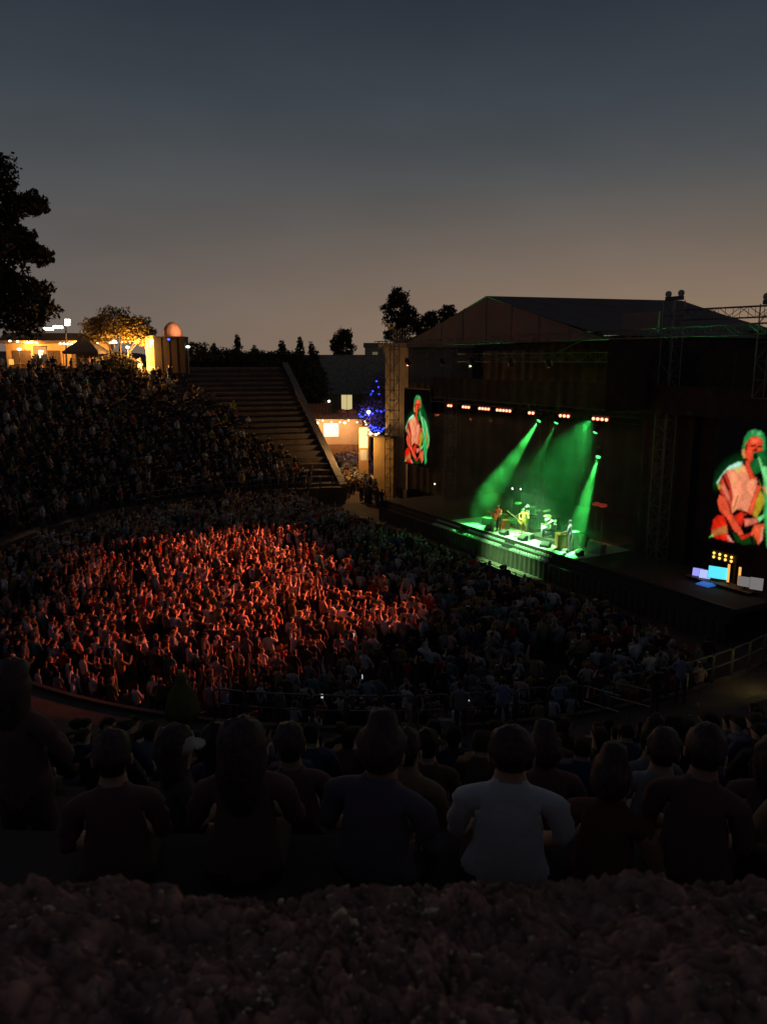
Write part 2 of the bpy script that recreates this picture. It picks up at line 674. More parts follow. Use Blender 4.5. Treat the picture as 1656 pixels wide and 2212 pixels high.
# pale rows of small footlights on the front steps
M_FOOT = mat('pale_lamp_housing', (.62, .62, .58), .5, .15, 12)
for (a, b), lab in (((-5.6, -2.6), 'rack of small pale footlights at the far end of the stage lip'),
                    ((-1.9, 2.0), 'rack of small pale footlights in the middle of the stage lip'),
                    ((2.9, 6.4), 'rack of small pale footlights at the near end of the stage lip')):
    t = thing('footlight_rack', lab, 'stage lights', ((a + b) / 2, -.3, 1.0), group='footlight racks on the stage lip')
    for (yy, zz) in ((-.16, .254), (-.38, .02), (-.55, -.0)):
        m = MB()
        cnt = int((b - a) / .24)
        for i in range(cnt):
            x = -(b - a) / 2 + .24 * (i + .5)
            zb = max(zz, .004)
            m.box(x - .07, x + .07, yy + .26, yy + .34, zb, zb + .12)
        o = m.build('lamp_row', M_FOOT, t)
        o['kind'] = 'stuff'

# crowd barrier in front of the stage
bar = thing('crowd_barrier', 'low black crowd barrier between the pit and the stage front', 'barrier', (2, -3.6, 0))
for i in range(22):
    x = -13 + i * 1.22
    m = MB()
    m.tube([(x, 0, .05), (x, 0, 1.06), (x + 1.16, 0, 1.06), (x + 1.16, 0, .05)], .03, 6)
    m.box(x + .03, x + 1.13, -.012, .012, .1, .95)
    m.build('panel', M_METALD, bar)
    m = MB()
    m.tube([(x + .58, .02, .95), (x + .58, .95, .03)], .025, 5)
    m.build('brace', M_METALD, bar)
# cable ramps on the photographers' lane
for i, (x, y) in enumerate(((1.5, -1.9), (3.4, -2.0), (5.3, -2.2))):
    m = MB()
    m.prism([(0, -.25, 0.004), (0, .25, 0.004), (0, .14, .08), (0, -.14, .08)], (1.7, 0, 0))
    tag(m.build('cable_ramp', M_WHITE, None, (x, y, 0)), 'pale cable ramp lying in the lane before the stage, ' + ('farthest', 'middle', 'nearest')[i] + ' of three', 'cable ramp', 'cable ramps in front of the stage')


# ---- drapes
def drape(name, label, x0, x1, y, z0, z1, material, fold=.16, pitch=.34, axis='x'):
    m = MB()
    cnt = max(4, int(abs(x1 - x0) / .12))
    for i in range(cnt):
        a, b = x0 + (x1 - x0) * i / cnt, x0 + (x1 - x0) * (i + 1) / cnt
        fa = fold * .5 * math.sin(a / pitch * 2 + .5 * math.sin(a * 1.7))
        fb = fold * .5 * math.sin(b / pitch * 2 + .5 * math.sin(b * 1.7))
        if axis == 'x':
            m.poly([(a, y + fa, z0), (b, y + fb, z0), (b, y + fb, z1), (a, y + fa, z1)])
        else:
            m.poly([(y + fa, a, z0), (y + fb, b, z0), (y + fb, b, z1), (y + fa, a, z1)])
    o = m.build(name, material, None, smooth=True)
    return tag(o, label, 'curtain')


drape('back_curtain', 'wide dark brown curtain hanging across the back of the stage', -12.4, 12.4, 11.6, 1.5, 9.6, M_DRAPE)
drape('side_curtain', 'dark curtain closing the far side of the stage behind the truss tower', 4.6, 11.3, -11.4, 1.5, 9.6, M_DRAPE, axis='y')
drape('side_curtain', 'black curtain closing the near side of the stage beside the big screen', 4.6, 11.3, 11.6, 1.5, 9.6, M_BLACK, axis='y')
drape('masking_cloth', 'black masking cloth behind the far video screen', -17.1, -11.0, 4.75, 1.5, 10.4, M_BLACK, .06)
drape('masking_cloth', 'black masking cloth behind the near video screen', 11.0, 18.4, 4.75, 0.0, 12.9, M_BLACK, .06)
drape('valance', 'long black valance above the row of red lamps', -11.0, 18.0, 3.0, 9.55, 11.0, M_BLACK, .08)
drape('valance', 'dark brown upper backdrop below the roof edge', -12.9, 12.9, 9.0, 9.7, 13.0, M_DRAPE, .1)

drape('leg_curtain', 'black leg curtain hiding the near side of the stage', 8.1, 11.5, 4.45, 1.5, 9.5, M_BLACK, .1)
drape('masking_cloth', 'tall black masking cloth closing the back of the stage under the roof', -19.6, 19.6, 12.8, 0, 14.0, M_BLACK, .08)
drape('masking_cloth', 'black masking cloth hanging under the near roof edge', -.2, 12.7, 9.75, 9.7, 13.4, M_BLACK, .08, axis='y')

# ---- gabled roof over the stage
roof = thing('stage_roof', 'wide gabled tarpaulin roof over the concert stage', 'roof', (0, 7, 13.4))


def rp(x, y, z):
    return (x, y - 7, z - 13.4)


for s in (-1, 1):
    m = MB()
    nst = 10
    # roof slope as sheets with slight sag between purlins
    for i in range(nst):
        ya, yb = -.6 + 17.1 * i / nst, -.6 + 17.1 * (i + 1) / nst
        for j in range(6):
            ta, tb = j / 6, (j + 1) / 6
            def zz(t, yy):
                return (16.05 + .35 * (yy + .6) / 17.1) * (1 - t) + 13.5 * t - .10 * math.sin(t * math.pi)
            m.poly([rp(s * 9.8 * ta, ya, zz(ta, ya)), rp(s * 9.8 * tb, ya, zz(tb, ya)), rp(s * 9.8 * tb, yb, zz(tb, yb)), rp(s * 9.8 * ta, yb, zz(ta, yb))])
    m.build('roof_slope', M_TARP_D, roof, smooth=True)
m = MB()
m.prism([rp(-9.7, -.55, 13.35), rp(9.7, -.55, 13.35), rp(0, -.55, 15.98)], (0, .05, 0))
m.build('front_gable', M_TARP, roof)
for x in (-7.2, -4.8, -2.4, 0, 2.4, 4.8, 7.2):
    h = 15.98 - abs(x) * (2.63 / 9.7)
    MB().box(x - .014, x + .014, -7.575, -7.552, .0, h - 13.4).build('seam_batten', M_TARP, roof)
MB().box(9.9, 12.2, -6.6, -6.5, .2, 1.15).build('side_panel', mat('grey_panel', (.24, .19, .17), .8, .1, 2), roof)


# ---- lattice trusses
def truss(name, label, p0, p1, w, bay=.75, mtl=None, group=None, chord=.03, cat='truss'):
    mtl = mtl or M_ALU
    p0, p1 = Vector(p0), Vector(p1)
    t = thing(name, label, cat, p0, group=group)
    d = (p1 - p0)
    Lg = d.length
    d.normalize()
    up = Vector((0, 0, 1)) if abs(d.z) < .9 else Vector((0, 1, 0))
    a = d.cross(up).normalized()
    b = a.cross(d).normalized()
    cor = [(-1, -1), (1, -1), (1, 1), (-1, 1)]
    P = lambda i, s: d * s + (a * cor[i][0] + b * cor[i][1]) * (w / 2)
    for i in range(4):
        m = MB()
        m.tube([P(i, 0), P(i, Lg)], chord, 6)
        m.build('chord', mtl, t)
    m = MB()
    cnt = max(1, round(Lg / bay))
    for k in range(cnt):
        s0, s1 = Lg * k / cnt, Lg * (k + 1) / cnt
        for i in range(4):
            j = (i + 1) % 4
            m.tube([P(i, s0), P(j, s0)], chord * .55, 4, False)
            m.tube([P(i, s0 if (k + i) % 2 else s1), P(j, s1 if (k + i) % 2 else s0)], chord * .55, 4, False)
    o = m.build('lattice', mtl, t)
    o['kind'] = 'stuff'
    return t


truss('truss_tower', 'slim lattice tower at the far front corner of the stage opening', (-9.92, 3.82, 1.5), (-9.92, 3.82, 13.3), .62, group='stage towers')
truss('truss_tower', 'tall lattice tower left of the big near video screen', (10.16, 3.8, 1.5), (10.16, 3.8, 15.3), .74, group='stage towers')
truss('truss_tower', 'lattice tower in front of the far concrete wing', (-13.9, 1.0, 0), (-13.9, 1.0, 14.6), .8, group='stage towers')
truss('truss_tower', 'short lattice truss hanging above the near video screen', (16.6, 2.6, 10.6), (16.6, 2.6, 14.7), .8, group='stage towers')
truss('truss_tower', 'thin lattice tower at the back of the stage behind the drummers', (-6.2, 9.4, 1.5), (-6.2, 9.4, 12.6), .6, .8, group='stage towers')
truss('roof_truss', 'long horizontal truss along the front roof edge', (-13.9, -.35, 13.45), (21, -.35, 13.55), .42, .6, chord=.028)
truss('inner_truss', 'shorter horizontal truss under the roof edge', (-9.9, 4.6, 12.45), (7.0, 4.6, 12.45), .55, .8, chord=.03)
truss('upper_truss', 'short horizontal truss between the two tall towers at right', (10.6, 3.8, 14.55), (20.5, 3.6, 14.4), .5, .8, chord=.03)
truss('lamp_truss', 'thin dark horizontal truss carrying the red lamps', (-9.6, 2.0, 9.45), (10.0, 2.0, 9.45), .3, .6, M_METALD, chord=.022)
truss('rear_truss', 'rear lighting truss hung over the drummers', (-9.5, 6.2, 8.75), (9.5, 6.2, 8.75), .4, .7, M_METALD, chord=.025)
# motor boxes on top of the towers
for (x, y, z, lab) in ((10.16, 3.8, 15.3, 'chain hoist block on top of the tower left of the near screen'), (16.6, 2.6, 14.7, 'chain hoist block on top of the hanging truss above the near screen'),
                       (-13.9, 1.0, 14.6, 'chain hoist block on top of the tower at the far wing')):
    t = thing('hoist_block', lab, 'hoist', (x, y, z), group='hoists on the towers')
    MB().box(-.5, .5, -.12, .12, .004, .2).build('head_beam', M_METALD, t)
    for s in (-1, 1):
        m = MB()
        m.lathe([(.16, -.06), (.16, .06)], (0, 0, 0), 12)
        o = m.build('pulley', M_ALU, t, (s * .4, 0, .34))
        o.rotation_euler = (R(90), 0, 0)
# fence of scaffold poles on top of the far wing
t = thing('scaffold_fence', 'scaffold pole fence on top of the far concrete wing', 'fence', (-21.6, 6.6, 13.75))
for i in range(8):
    m = MB()
    m.tube([(-1.7 + .45 * i, 0, 0), (-1.7 + .45 * i, 0, 1.35)], .03, 5)
    m.build('pole', M_ALU, t)
for z in (.45, .95):
    m = MB()
    m.tube([(-1.8, .05, z), (1.6, .05, z)], .025, 5)
    m.build('rail', M_ALU, t)

# ---- video screens with the camera picture of the singer
SCREEN_SHAPES = [
    ((10, 60, 25), [(0.315,0.7),(0.403,0.724),(0.415,0.648),(0.226,0.61),(0.11,0.515),(0.038,0.435),(-0.013,0.458),(0.067,0.558),(0.174,0.644)], 0.22),
    ((20, 90, 45), [(0.71,0.789),(0.823,0.703),(0.936,0.577),(1.008,0.413),(0.933,0.392),(0.777,0.626)], 0.2),
    ((60, 170, 90), [(0.679,0.644),(0.772,0.65),(0.849,0.606),(0.928,0.516),(0.985,0.423),(1.01,0.363),(0.972,0.297),(0.928,0.242),(0.897,0.182),(0.905,0.076),(0.874,0.053),(0.833,0.04),(0.777,0.187),(0.715,0.434)], 0.03),
    ((130, 215, 140), [(0.769,0.632),(0.838,0.606),(0.91,0.519),(0.979,0.41),(0.967,0.358),(0.897,0.419),(0.828,0.531)], 0.05),
    ((190, 120, 40), [(0.856,0.46),(0.905,0.415),(0.941,0.344),(0.915,0.29),(0.874,0.361)], 0.04),
    ((40, 140, 70), [(0.385,0.84),(0.4,0.869),(0.438,0.91),(0.503,0.927),(0.579,0.926),(0.646,0.908),(0.685,0.866),(0.692,0.787),(0.682,0.755),(0.405,0.698),(0.372,0.723),(0.374,0.773)], 0.02),
    ((110, 200, 130), [(0.467,0.916),(0.508,0.924),(0.521,0.889),(0.482,0.884)], 0.03),
    ((100, 190, 120), [(0.559,0.915),(0.613,0.911),(0.608,0.884),(0.551,0.89)], 0.03),
    ((226, 72, 44), [(0.449,0.844),(0.49,0.869),(0.554,0.879),(0.618,0.866),(0.649,0.834),(0.644,0.803),(0.664,0.773),(0.618,0.755),(0.541,0.753),(0.528,0.732),(0.541,0.702),(0.523,0.682),(0.464,0.687),(0.428,0.706),(0.415,0.75),(0.408,0.795),(0.426,0.827)], 0.015),
    ((245, 105, 70), [(0.482,0.852),(0.579,0.863),(0.615,0.837),(0.497,0.821)], 0.05),
    ((60, 14, 14), [(0.485,0.805),(0.549,0.813),(0.556,0.798),(0.497,0.792)], 0.012),
    ((60, 14, 14), [(0.582,0.805),(0.641,0.811),(0.646,0.795),(0.59,0.792)], 0.012),
    ((120, 25, 20), [(0.503,0.766),(0.559,0.782),(0.567,0.798),(0.587,0.771),(0.564,0.76)], 0.02),
    ((70, 12, 12), [(0.415,0.789),(0.444,0.81),(0.438,0.771),(0.421,0.752)], 0.015),
    ((225, 150, 80), [(0.372,0.76),(0.405,0.776),(0.438,0.702),(0.408,0.694),(0.382,0.716)], 0.02),
    ((226, 72, 44), [(0.436,0.685),(0.526,0.682),(0.541,0.632),(0.564,0.584),(0.613,0.556),(0.528,0.54),(0.459,0.602)], 0.015),
    ((28, 95, 45), [(0.528,0.742),(0.605,0.765),(0.685,0.777),(0.721,0.727),(0.738,0.648),(0.654,0.61),(0.587,0.582),(0.526,0.613),(0.485,0.666),(0.541,0.69)], 0.03),
    ((10, 35, 20), [(0.536,0.737),(0.577,0.742),(0.592,0.711),(0.551,0.7)], 0.015),
    ((240, 142, 104), [(0.397,0.653),(0.438,0.637),(0.479,0.59),(0.523,0.542),(0.603,0.556),(0.626,0.526),(0.613,0.468),(0.572,0.381),(0.533,0.281),(0.382,0.29),(0.31,0.244),(0.267,0.352),(0.141,0.518),(0.172,0.579),(0.279,0.632)], 0.015),
    ((245, 190, 90), [(0.262,0.611),(0.392,0.64),(0.421,0.605),(0.336,0.573)], 0.06),
    ((215, 200, 80), [(0.292,0.513),(0.328,0.519),(0.336,0.498),(0.303,0.492)], 0.03),
    ((190, 120, 60), [(0.364,0.4),(0.39,0.408),(0.356,0.308),(0.315,0.271)], 0.02),
    ((190, 250, 215), [(0.044,0.468),(0.085,0.513),(0.149,0.577),(0.213,0.621),(0.321,0.661),(0.397,0.671),(0.379,0.621),(0.285,0.605),(0.185,0.585),(0.121,0.534),(0.072,0.456)], 0.02),
    ((205, 60, 40), [(0.121,0.534),(0.179,0.566),(0.259,0.481),(0.305,0.368),(0.297,0.268),(0.231,0.347),(0.133,0.39),(0.1,0.44)], 0.02),
    ((235, 130, 100), [(0.11,0.448),(0.164,0.473),(0.264,0.371),(0.285,0.306),(0.218,0.366)], 0.03),
    ((60, 20, 18), [(0.126,0.535),(0.149,0.544),(0.251,0.442),(0.238,0.421),(0.162,0.485)], 0.02),
    ((200, 160, 50), [(0.059,0.456),(0.1,0.474),(0.123,0.429),(0.095,0.421)], 0.02),
    ((222, 40, 22), [(0.036,0.09),(0.046,0.166),(0.11,0.213),(0.195,0.218),(0.249,0.177),(0.279,0.074),(0.354,0.016),(0.115,0.016),(0.038,0.029)], 0.012),
    ((185, 110, 60), [(0.046,0.076),(0.254,0.15),(0.277,0.079),(0.067,0.032)], 0.02),
    ((120, 230, 90), [(0.008,0.013),(0.064,0.053),(0.082,0.032)], 0.015),
    ((210, 45, 28), [(0.313,0.231),(0.433,0.285),(0.533,0.261),(0.49,0.218),(0.467,0.156),(0.392,0.184)], 0.012),
    ((60, 10, 10), [(0.31,0.231),(0.433,0.292),(0.456,0.282),(0.323,0.219)], 0.012),
    ((40, 8, 10), [(0.479,0.248),(0.533,0.261),(0.526,0.24),(0.482,0.226)], 0.012),
    ((230, 84, 54), [(0.108,0.382),(0.221,0.366),(0.297,0.248),(0.397,0.187),(0.508,0.102),(0.449,0.079),(0.338,0.126),(0.231,0.202),(0.126,0.256),(0.09,0.326)], 0.012),
    ((70, 12, 14), [(0.2,0.218),(0.241,0.21),(0.338,0.127),(0.318,0.105),(0.249,0.163)], 0.015),
    ((22, 60, 24), [(0.328,0.106),(0.449,0.082),(0.487,0.056),(0.592,0.103),(0.631,0.04),(0.528,0.016),(0.4,0.029)], 0.02),
    ((205, 45, 30), [(0.451,0.076),(0.569,0.116),(0.641,0.148),(0.579,0.085),(0.487,0.053)], 0.012),
    ((240, 150, 130), [(0.259,0.068),(0.305,0.063),(0.377,0.019),(0.308,0.019)], 0.02),
    ((236, 120, 96), [(0.492,0.224),(0.572,0.237),(0.659,0.25),(0.679,0.216),(0.603,0.189),(0.505,0.161)], 0.02),
    ((120, 215, 130), [(0.659,0.25),(0.754,0.292),(0.764,0.268),(0.697,0.219)], 0.02),
    ((228, 84, 54), [(0.621,0.506),(0.685,0.494),(0.633,0.406),(0.603,0.263),(0.533,0.279),(0.572,0.381)], 0.012),
    ((190, 160, 40), [(0.641,0.553),(0.682,0.461),(0.728,0.434),(0.749,0.398),(0.723,0.339),(0.659,0.247),(0.603,0.263),(0.633,0.406),(0.685,0.494)], 0.02),
    ((235, 130, 90), [(0.69,0.498),(0.772,0.515),(0.79,0.44),(0.772,0.419),(0.721,0.471)], 0.02),
    ((226, 86, 52), [(0.592,0.103),(0.633,0.195),(0.762,0.216),(0.772,0.123),(0.715,0.04),(0.674,0.084)], 0.015),
    ((30, 60, 25), [(0.621,0.103),(0.646,0.126),(0.679,0.047),(0.649,0.035)], 0.015),
    ((240, 150, 110), [(0.726,0.181),(0.767,0.192),(0.762,0.089),(0.733,0.06)], 0.02),
    ((120, 215, 130), [(0.595,0.718),(0.626,0.727),(0.679,0.653),(0.736,0.66),(0.772,0.519),(0.823,0.394),(0.797,0.373),(0.7,0.558)], 0.015),
    ((120, 215, 130), [(0.867,0.273),(0.931,0.331),(1.005,0.394),(1.018,0.376),(0.949,0.302),(0.89,0.237)], 0.015),
    ((200, 120, 50), [(0.938,0.281),(0.995,0.331),(0.992,0.3),(0.951,0.252)], 0.02),
]



def screen_mesh():
    NX, NY = 120, 190
    xs, ys = np.meshgrid(np.linspace(0, 1, NX), np.linspace(0, 1, NY))
    px, py = xs.ravel() * 3.9, ys.ravel() * 6.2
    col = np.zeros((NX * NY, 3)) + np.array([.0016, .0012, .0012])
    wob = .012 * np.sin(px * 23 + py * 9) + .010 * np.sin(py * 31 - px * 17)
    for c, poly, soft in SCREEN_SHAPES:
        P = np.array(poly) * np.array([3.9, 6.2])
        inside = np.zeros(px.shape, bool)
        dist = np.full(px.shape, 1e9)
        k = len(P)
        qx, qy = px + wob, py + wob
        for i in range(k):
            (x0, y0), (x1, y1) = P[i], P[(i + 1) % k]
            cond = ((y0 > qy) != (y1 > qy))
            xi = (x1 - x0) * (qy - y0) / ((y1 - y0) if abs(y1 - y0) > 1e-9 else 1e-9) + x0
            inside ^= cond & (qx < xi)
            ex, ey = x1 - x0, y1 - y0
            t = np.clip(((qx - x0) * ex + (qy - y0) * ey) / (ex * ex + ey * ey + 1e-9), 0, 1)
            dist = np.minimum(dist, np.hypot(qx - x0 - t * ex, qy - y0 - t * ey))
        sd = np.where(inside, dist, -dist)
        w = soft * 3.2
        a = np.clip(sd / w + .5, 0, 1)[:, None]
        a = a * a * (3 - 2 * a)
        lin = (np.array(c) / 255.0) ** 2.2
        soft_n = .5 * np.sin(px * 5.1 + 1.7 * np.sin(py * 4.3)) * np.sin(py * 3.7 + px) + .5 * np.sin(px * 13 + py * 4 + 2 * np.sin(py * 7))
        lin = lin[None] * (1 + .22 * soft_n)[:, None]
        fold = 1 + .14 * np.sin(px * 7 + 2.2 * np.sin(py * 1.9))[:, None] if max(c) > 100 else 1
        shade = np.clip(sd / (.22 if soft < .04 else 9), 0, 1)[:, None]
        fold = fold * ((.66 + .40 * shade * (2 - shade)) if soft < .04 else 1)
        col = col * (1 - a) + lin * fold * a
    # the soft focus of a live camera picture, with a faint grain of the panel's diodes
    G = col.reshape(NY, NX, 3)
    for _ in range(1):
        Gp = np.pad(G, ((1, 1), (1, 1), (0, 0)), mode='edge')
        G = (Gp[1:-1, 1:-1] * 4 + 2 * (Gp[:-2, 1:-1] + Gp[2:, 1:-1] + Gp[1:-1, :-2] + Gp[1:-1, 2:]) + Gp[:-2, :-2] + Gp[:-2, 2:] + Gp[2:, :-2] + Gp[2:, 2:]) / 16
    col = G.reshape(-1, 3) * rng.uniform(.82, 1.18, (NX * NY, 1))
    me = bpy.data.meshes.new('picture')
    v = np.stack([px, np.zeros_like(px), py], 1)
    idx = np.arange(NX * NY).reshape(NY, NX)
    fc = np.stack([idx[:-1, :-1], idx[:-1, 1:], idx[1:, 1:], idx[1:, :-1]], -1).reshape(-1, 4)
    me.from_pydata(v.tolist(), [], fc.tolist())
    at = me.color_attributes.new('Col', 'FLOAT_COLOR', 'POINT')
    at.data.foreach_set('color', np.concatenate([col, np.ones((len(col), 1))], 1).ravel())
    return me


pic = screen_mesh()
M_PIC = attr_mat('screen_picture', .4, .95)
for x, z, lab in ((-17.0, 3.75, 'far narrow-looking video screen showing a singer with a red guitar'), (13.2, 3.3, 'large near video screen showing a singer with a red guitar')):
    t = thing('video_screen', lab, 'video screen', (x, 4.0, z))
    MB().box(-.06, 3.96, .012, .22, -.06, 6.3).build('cabinet', M_PLASTIC, t)
    finish('picture', pic, M_PIC, t)
    for xx in (.6, 3.3):
        m = MB()
        m.tube([(xx, .12, 6.3), (xx, .12, 9.6 - (z - 3.4))], .02, 5)
        m.build('hanger', M_METALD, t)

# ---- red lamps along the front truss, and what they light
M_REDLAMP = emit('red_lamp_glass', (1.0, .22, .12), 5.0)
M_AMBER = emit('amber_lamp_glass', (1.0, .62, .12), 1.6)
groups = [(-6.9, 2), (-4.95, 3), (-2.9, 4), (-.85, 5), (1.85, 2), (4.75, 3), (7.55, 4)]
for i, (x, cnt) in enumerate(groups):
    t = thing('lamp_cluster', ['first', 'second', 'third', 'fourth', 'fifth', 'sixth', 'seventh'][i] + ' cluster of glowing red lamps from the far end of the truss', 'stage lamps', (x, 1.7, 9.1), group='red lamp clusters on the front truss')
    MB().box(-.16 * cnt, .16 * cnt, 0, .1, .06, .2).build('lamp_bar', M_METALD, t)
    for k in range(cnt):
        m = MB()
        m.lathe([(.02, 0), (.07, .03), (.09, .08), (.07, .13), (.02, .16)], (0, 0, 0), 8)
        o = m.build('lamp', M_REDLAMP, t, (-.16 * cnt + .16 + .32 * k, .02, .02))
        o.rotation_euler = (R(90), 0, 0)
RED = (1.0, .15, .058)
for (x, tx, ty, e) in ((-6.9, -6.6, -15.0, 1.0), (-2.9, -2.0, -15.9, 1.1), (-.85, 2.6, -16.6, 1.15), (4.75, 7.0, -17.2, 1.0), (7.55, 10.6, -16.8, .7)):
    lamp('red_wash', 'SPOT', (x, 1.45, 9.1), 50000 * e, RED, (tx, ty, 1.5), None, .12, R(19.5), 1.0)

# ---- moving heads that throw the green beams
GREEN = (.07, 1.0, .13)
heads = [((-2.3, 6.0, 8.35), (-1.8, -.9, .8), R(18), 44000, 'moving-head lamp throwing the leftmost green beam'),
         ((-.6, 6.0, 8.35), (-.4, 1.8, 1.5), R(14), 6000, 'moving-head lamp throwing the faint second green beam'),
         ((3.0, 6.0, 8.0), (2.6, 1.6, 1.5), R(34), 900, 'moving-head lamp over the second drum kit'),
         ((4.3, 5.0, 6.65), (6.7, .7, 1.5), R(15), 40000, 'moving-head lamp throwing the bright near green beam')]
for p, tg, sz, e, lab in heads:
    t = thing('moving_head', lab, 'stage lamp', p, group='moving heads on the rear truss')
    d = (Vector(tg) - Vector(p)).normalized()
    rot = d.to_track_quat('Z', 'Y').to_euler()
    m = MB()
    m.lathe([(.1, -.3), (.17, -.22), (.17, .12), (.2, .2)], (0, 0, 0), 12)
    o = m.build('lamp_body', M_PLASTIC, t)
    o.rotation_euler = rot
    MB().box(-.24, -.2, -.05, .05, -.05, .4).build('yoke', M_PLASTIC, t)
    MB().box(.2, .24, -.05, .05, -.05, .4).build('yoke', M_PLASTIC, t)
    MB().box(-.24, .24, -.1, .1, .4, .52).build('base', M_PLASTIC, t)
    m = MB()
    m.lathe([(.15, .205), (.12, .225), (.03, .235)], (0, 0, 0), 12)
    o = m.build('lens', emit('green_lens', (.1, 1.0, .25), 2.5), t)
    o.rotation_euler = rot
    lamp('green_beam', 'SPOT', Vector(p) + d * .3, e, GREEN, tg, None, .05, sz, .75)

# added green washes, no lamps seen: one through the smoke, one on the players
lamp('green_wash', 'SPOT', (.8, 7.6, 8.4), 3800, (.04, 1.0, .14), (.8, 2.4, 1.5), None, .3, R(70), 1.0)
lamp('green_front', 'SPOT', (2.0, -3.05, 12.0), 72000, (.33, 1.0, .34), (2.9, .5, 1.5), None, .25, R(32), .85)
fb = thing('added_lamp_bar', 'added thin dark bar of lamps, not seen, before the roof edge', 'stage lamps', (1.8, -3.0, 12.4))  # bar added to carry the invented front spots
m = MB()
m.tube([(-7.2, 0, 0), (7.2, 0, 0)], .035, 6)
m.build('bar', M_METALD, fb)
for x in (-6.5, 0, 6.5):
    m = MB()
    m.tube([(x, 0, 0), (x, 2.6, 1.0)], .02, 6)
    m.build('arm', M_BLACK, fb)
for x, tg in ((-6.8, (-1.6, 4.2, -10.2)), (-2.8, (.3, 4.1, -10)), (.2, (.5, 3.5, -10.9)), (3.7, (1.7, 5, -10)), (6.7, (4.4, 6.3, -8.4))):
    d = (Vector(tg) - Vector((x, 0, -.25))).normalized()
    m = MB()
    m.lathe([(.08, -.25), (.15, -.15), (.15, .14), (.17, .2)], n=12)
    o = m.build('lamp_can', M_PLASTIC, fb, (x, 0, -.25))
    o.rotation_euler = d.to_track_quat('Z', 'Y').to_euler()
for ux in (-3.5, 7.5, 13.5):
    lamp('green_spill', 'SPOT', (ux, 2.3, 10.6), 900, (.06, 1.0, .2), (ux + 1.5, -.35, 13.5), None, .1, R(105), .8)  # added lamps imitating green stage light spilling onto the roof truss
t = thing('lamp_hanger', 'thin pole lowering the near moving head from the rear truss', 'pole', (4.3, 5.6, 7.1))
m = MB()
m.tube([(0, 0, 0), (0, .3, 1.5)], .03, 6)
m.build('pole', M_METALD, t)
m = MB()
m.tube([(0, -.6, -.0), (0, 0, .05)], .03, 6)
m.build('arm', M_METALD, t)

# smoke on the stage that makes the beams visible
sm = bpy.data.materials.new('stage_smoke')
sm.use_nodes = True
n = sm.node_tree
n.nodes.clear()
so = n.nodes.new('ShaderNodeOutputMaterial')
pv = n.nodes.new('ShaderNodeVolumePrincipled')
pv.inputs['Color'].default_value = (.8, .8, .8, 1)
pv.inputs['Density'].default_value = .03
pv.inputs['Anisotropy'].default_value = .25
tcs = n.nodes.new('ShaderNodeTexCoord')
nz_ = n.nodes.new('ShaderNodeTexNoise')
nz_.inputs['Scale'].default_value = .9
nz_.inputs['Detail'].default_value = 2
n.links.new(tcs.outputs['Object'], nz_.inputs['Vector'])
mrs = n.nodes.new('ShaderNodeMapRange')
mrs.inputs['From Min'].default_value = .34
mrs.inputs['From Max'].default_value = .66
mrs.inputs['To Min'].default_value = .004
mrs.inputs['To Max'].default_value = .055
n.links.new(nz_.outputs['Fac'], mrs.inputs['Value'])
n.links.new(mrs.outputs[0], pv.inputs['Density'])
n.links.new(pv.outputs[0], so.inputs['Volume'])
smoke = MB().box(-9.2, 9.3, .5, 11.3, 1.56, 8.55).build('smoke', sm)
tag(smoke, 'thin drifting stage smoke lit by the green beams', 'smoke', kind='stuff')


